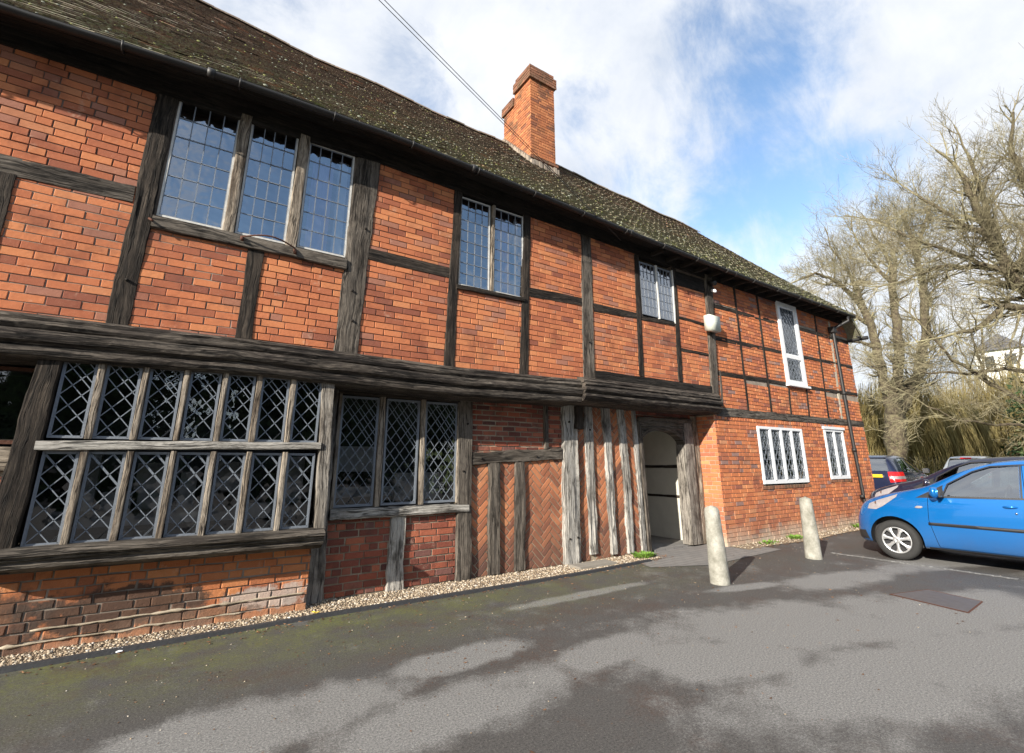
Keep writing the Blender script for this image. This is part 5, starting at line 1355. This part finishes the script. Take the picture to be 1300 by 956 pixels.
BM=[M['bark'],M['twig']]
def tree(name,base,label,limbs,trunk,seed,group='bare trees beyond the car park',**k):
    rg=random.Random(seed); root=empty(name,base,label,'tree',group)
    mb=MB(); limb(mb,*trunk,rg,12,.4,1,.7,3,.05,.008,1.2); mb.build('trunk',BM,root)
    mb=MB()
    for l in limbs:
        pts,r0,r1,sp=l[:4]; kk=dict(k); kk.update(l[4] if len(l)>4 else {}); limb(mb,pts,r0,r1,rg,sp,**kk)
    mb.build('crown',BM,root); print(name,len(mb.f)); return root
tree('bare_tree',(29.0,9.7,0),'old bare tree with three knobbly stems rising behind the dark people carrier',[
  ([(29.3,9.5,3.9),(29.15,9.55,6.0),(29.1,9.6,8.2),(28.8,9.8,9.9)],.27,.17,22,dict(first_t=.05,clen=.8)),
  ([(28.85,9.8,9.6),(28.2,10.3,10.8),(27.2,10.9,11.4),(26.3,11.5,11.0)],.15,.05,22),
  ([(29.0,9.7,9.3),(28.7,10.0,11.4),(28.0,10.3,12.6)],.14,.05,16),
  ([(29.1,9.6,8.4),(28.0,10.4,9.4),(26.7,11.2,9.2)],.12,.04,18),
  ([(29.1,9.6,7.2),(28.0,10.4,7.7),(27.1,11.0,7.3)],.08,.03,14,dict(clen=1.1)),
  ([(29.4,9.4,4.2),(30.1,8.9,7.0),(30.3,8.8,9.4),(30.5,8.6,11.4)],.28,.16,22,dict(first_t=.1,clen=.9)),
  ([(30.4,8.7,11.0),(30.6,8.7,12.4),(30.0,9.0,13.6)],.14,.05,16),
  ([(30.4,8.7,10.6),(29.6,9.2,12.0),(29.2,9.5,13.2)],.12,.05,14),
  ([(29.5,9.3,3.8),(30.6,8.6,5.6),(31.4,8.1,7.7),(31.8,7.8,10.8),(31.7,7.8,13.4)],.29,.14,34,dict(first_t=.1,clen=1.1)),
  ([(31.8,7.8,12.6),(31.0,8.3,14.0),(30.2,8.9,14.6)],.12,.05,16),
  ([(31.7,7.8,12.4),(32.5,7.4,14.2),(33.0,7.0,15.4)],.12,.05,16),
 ],([(29.0,9.7,-.1),(29.15,9.55,2.2),(29.4,9.4,4.4)],.50,.42),11,clen=1.45,maxd=4,dens=1.3,twig_r=.0055,wob=.52)
tree('bare_tree',(24.4,2.4,0),'large bare tree leaning in from the right, its thick limb high above the blue car',[
  ([(24.2,2.6,4.8),(23.2,2.9,6.6),(22.4,3.2,7.9),(22.1,3.4,9.0),(21.95,3.5,10.2),(21.8,3.6,11.4)],.28,.08,46,dict(first_t=.25)),
  ([(24.2,2.5,4.8),(24.0,2.3,9.0),(23.7,2.4,11.0),(23.6,2.5,12.6)],.27,.08,36,dict(first_t=.3)),
  ([(22.3,3.3,8.2),(23.0,3.4,10.4),(22.9,3.5,12.6)],.15,.05,16),
  ([(23.6,2.6,5.6),(22.5,3.1,6.5),(21.7,3.6,6.4),(21.1,4.0,5.6),(20.4,4.5,5.5)],.17,.06,18,dict(up=.05)),
  ([(23.9,2.6,3.6),(22.6,3.1,3.0),(21.7,3.6,3.1),(20.9,4.2,4.0),(20.0,4.8,4.9),(19.6,5.0,5.6)],.11,.035,14,dict(up=.02,clen=1.5)),
  ([(24.0,2.6,3.0),(22.5,3.2,2.3),(21.6,3.7,2.5),(20.2,4.7,2.6),(19.3,5.3,3.1)],.07,.025,8,dict(up=.05,clen=1.2)),
  ([(24.0,2.6,4.0),(22.4,3.6,4.4),(20.9,4.6,4.2),(19.8,5.4,4.3)],.08,.03,12,dict(up=.02,clen=1.4)),
  ([(24.0,2.5,7.6),(22.6,3.9,8.2),(21.2,4.9,8.1),(20.2,5.6,7.6)],.12,.04,24,dict(clen=1.6)),
   ([(22.1,3.4,9.0),(21.3,4.2,10.0),(20.8,4.7,10.8)],.10,.04,22),
  ([(22.4,3.2,7.6),(21.0,4.6,8.8),(20.4,5.4,9.6)],.10,.04,18),
  ([(23.8,2.4,10.4),(24.6,1.8,12.2),(24.8,1.4,13.4)],.14,.05,22),
 ],([(24.4,2.4,-.1),(24.5,2.4,2.6),(24.2,2.5,5.0)],.62,.48),12,clen=1.3,maxd=4,dens=1.2,twig_r=.0045,wob=.5)
def farbare(base,h,seed,label):
    b=Vector(base); rg=random.Random(seed)
    ls=[]
    for k in range(5):
        a=k*1.3+seed; e=Vector((math.cos(a),math.sin(a),0))
        ls.append(([b+Vector((0,0,h*.35)),b+e*h*.12+Vector((0,0,h*.6)),b+e*h*.2+Vector((0,0,h*.85))],.16,.05,9))
    tree('bare_tree',base,label,ls,([b,b+Vector((.1,.1,h*.2)),b+Vector((0,0,h*.4))],.34,.22),seed,clen=h*.17,maxd=3,dens=1.1,twig_r=.009)
farbare((44,19,0),14,21,'slender bare tree standing farther back just right of the house corner')
farbare((52,10,0),13,22,'distant bare tree behind the three stemmed tree, above the willow')
farbare((40,1.5,0),19,23,'tall bare tree far back at the right edge behind the leaning tree')
# willows: hanging strands
def willow(base,rx,h,n,seed,label):
    rg=random.Random(seed); root=empty('willow_tree',base,label,'tree','willows behind the car park'); b=Vector(base)
    mb=MB(); mb.tube([b,b+Vector((.2,0,h*.35)),b+Vector((0,.2,h*.7))],[.4,.3,.15],8); mb.build('trunk',M['bark'],root)
    mb=MB()
    for i in range(n):
        a=rg.random()*2*PI; q=rg.random()**.6; r=rx*q; z0=h*(1-.42*q**2)*rg.uniform(.75,1.06)*(1+.12*math.sin(a*3+seed)); Ls=min(z0-.2,rg.uniform(.3,.85)*z0)
        x=b.x+r*math.cos(a); y=b.y+r*math.sin(a); p=Vector((x,y,z0)); m=6; w=rg.uniform(.006,.020); vs=[]; dx=rg.gauss(0,.22); dy=rg.gauss(0,.22)
        for k in range(m+1):
            t=k/m; c=p+Vector((dx*t+.10*math.sin(t*5+a)+ (1-(1-t)**2)*.35*math.cos(a), dy*t+.35*math.sin(a)*(1-(1-t)**2),-Ls*t)); 
            vs+=[tuple(c+Vector((-w,w*.3,0))),tuple(c+Vector((w,-w*.3,.0)))]
        mb.add(vs,[(2*k,2*k+1,2*k+3,2*k+2) for k in range(m)],rnd=min(1,max(0,rg.gauss(.5,.25))))
    mb.build('crown',M['willow'],root)
willow((41,12.5,0),4.2,6.8,5200,1,'golden brown weeping willow directly behind the three stemmed tree')
willow((45,8.2,0),4.4,7.2,5600,2,'broad golden weeping willow between the three stemmed tree and the dark evergreen')
willow((50,17,0),4.5,7.2,3600,3,'pale willow at the far left, just beside the house corner')
def leafy(name,base,rad,h,n,size,mat,seed,label,z0=0,cat='tree',group=None,trunk=True):
    rg=random.Random(seed); root=empty(name,base,label,cat,group); b=Vector(base)
    if trunk:
        mb=MB(); mb.tube([b,b+Vector((.1,0,h*.5)),b+Vector((0,0,h*.9))],[rad*.09,rad*.06,.03],7); mb.build('trunk',M['bark'],root)
    mb=MB()
    cl=[(Vector((rg.gauss(0,.45)*rad,rg.gauss(0,.45)*rad,z0+(h-z0)*rg.random()**.8)),rg.uniform(.25,.55)*rad) for _ in range(34)]
    for i in range(n):
        c,r=cl[rg.randrange(len(cl))]; c=Vector((c.x*(1.15-.75*(c.z/h)),c.y*(1.15-.75*(c.z/h)),c.z))
        d=Vector((rg.gauss(0,1),rg.gauss(0,1),rg.gauss(0,.7))).normalized()*r*rg.random()**.35; p=b+c+d; p.z=max(.05,p.z)
        u=Vector((rg.gauss(0,1),rg.gauss(0,1),rg.gauss(0,1))).normalized(); v=u.cross(Vector((rg.gauss(0,1),rg.gauss(0,1),rg.gauss(0,1)))).normalized(); s=size*rg.uniform(.5,1.3)
        mb.add([tuple(p-u*s),tuple(p-v*s*.45),tuple(p+u*s),tuple(p+v*s*.45)],[(0,1,2,3)],rnd=rg.random())
    mb.build('foliage' if cat!='tree' else 'crown',mat,root); return root
leafy('evergreen_tree',(37,3.4,0),3.0,6.6,9000,.16,M['evergreen'],5,'dark green evergreen at the right edge behind the blue car')
leafy('evergreen_tree',(34.5,1.0,0),3.0,6.0,7000,.16,M['evergreen'],6,'dark evergreen partly out of frame at the far right beyond the car roof')
leafy('evergreen_shrub',(36.0,2.6,8.0),.9,3.4,1400,.14,M['evergreen'],8,'dark ivy mass high in the tree at the right edge',trunk=False) if False else None
# thicket and hedge line along the far side (nobody could count it)
def thicket(name,x0,x1,fy,h,n,mat,seed,size=.35,kind='stuff'):
    rg=random.Random(seed); mb=MB()
    for i in range(n):
        t=rg.random(); x=lerp(x0,x1,t); y=fy(x)+rg.gauss(0,1.2); z=h*(.75+.35*fbm(x*.25,seed))*rg.random()**.75; a=rg.random()*6.28; e=rg.uniform(.1,1.3)
        d=Vector((math.cos(a)*math.cos(e),math.sin(a)*math.cos(e),math.sin(e)))*size*rg.uniform(.6,1.8); w=rg.uniform(.008,.030); c=Vector((x,y,z)); s=Vector((-math.sin(a),math.cos(a),0))*w
        mb.add([tuple(c-d-s),tuple(c+d-s*.3),tuple(c+d+s*.3),tuple(c-d+s)],[(0,1,2,3)],rnd=rg.random())
    return tag(mb.build(name,mat),kind=kind)
thicket('distant_thicket',34,62,lambda x:26-(x-34)*.75,5.2,16000,M['thicket'],3,.5)
thicket('undergrowth',33.5,50,lambda x:15.5-(x-33.5)*.85,2.3,13000,M['thicket'],4,.22)
grid('far_lawn',27,90,-40,60,3,3,lambda x,y:.0,M['grass'])
# low wall at the end of the car park
mb=MB()
T=lambda u,v,n:(27.0-n,u,v)
mb.box(27.02,27.25,-6,14,-.05,.55); lw=mb.build('low_wall',M['mort_pale']); tag(lw,'low pale stone wall at the far end of the car park, behind the cars','wall')
# white house far beyond
WH=empty('white_house',(86,15.5,0),'white house with dark windows glimpsed through branches above the evergreens','house')
mb=MB(); mb.box(84,92,12.6,17.2,0,15.2); mb.build('wall',simple('white_render',(.78,.77,.74),.8,0,.06,.6),WH)
for z in (7.0,10.2,13.2):
    for y in (13.4,15.4):
        mb=MB(); mb.box(83.9,84.05,y,y+.9,z,z+1.3); wn_=mb.build('window',simple('far_window',(.05,.06,.07),.2),WH)
mb=MB(); mb.add([(83.6,12.2,15.2),(92.4,12.2,15.2),(92.4,17.6,15.2),(83.6,17.6,15.2),(85.5,14.9,17.6),(90.5,14.9,17.6)],[(0,1,5,4),(1,2,5),(2,3,4,5),(3,0,4),(3,2,1,0)]); mb.build('roof',simple('slate',(.08,.08,.09),.7),WH)
# unseen evergreens added behind the camera so the lower panes reflect dark
for i,(x,y,r,h) in enumerate(((-14,-19,4,7),(-6,-21,4.5,8),(3,-20,4,6.5),(11,-22,5,8),(20,-21,4.5,7.5),(29,-20,4.5,7),(38,-14,5,8))):
    leafy('evergreen_tree',(x,y,0),r*1.1,h*1.25,8000,.6,M['evergreen'],50+i,'dense dark evergreen added unseen behind the viewer to darken the window reflections',group='unseen trees added for reflections')
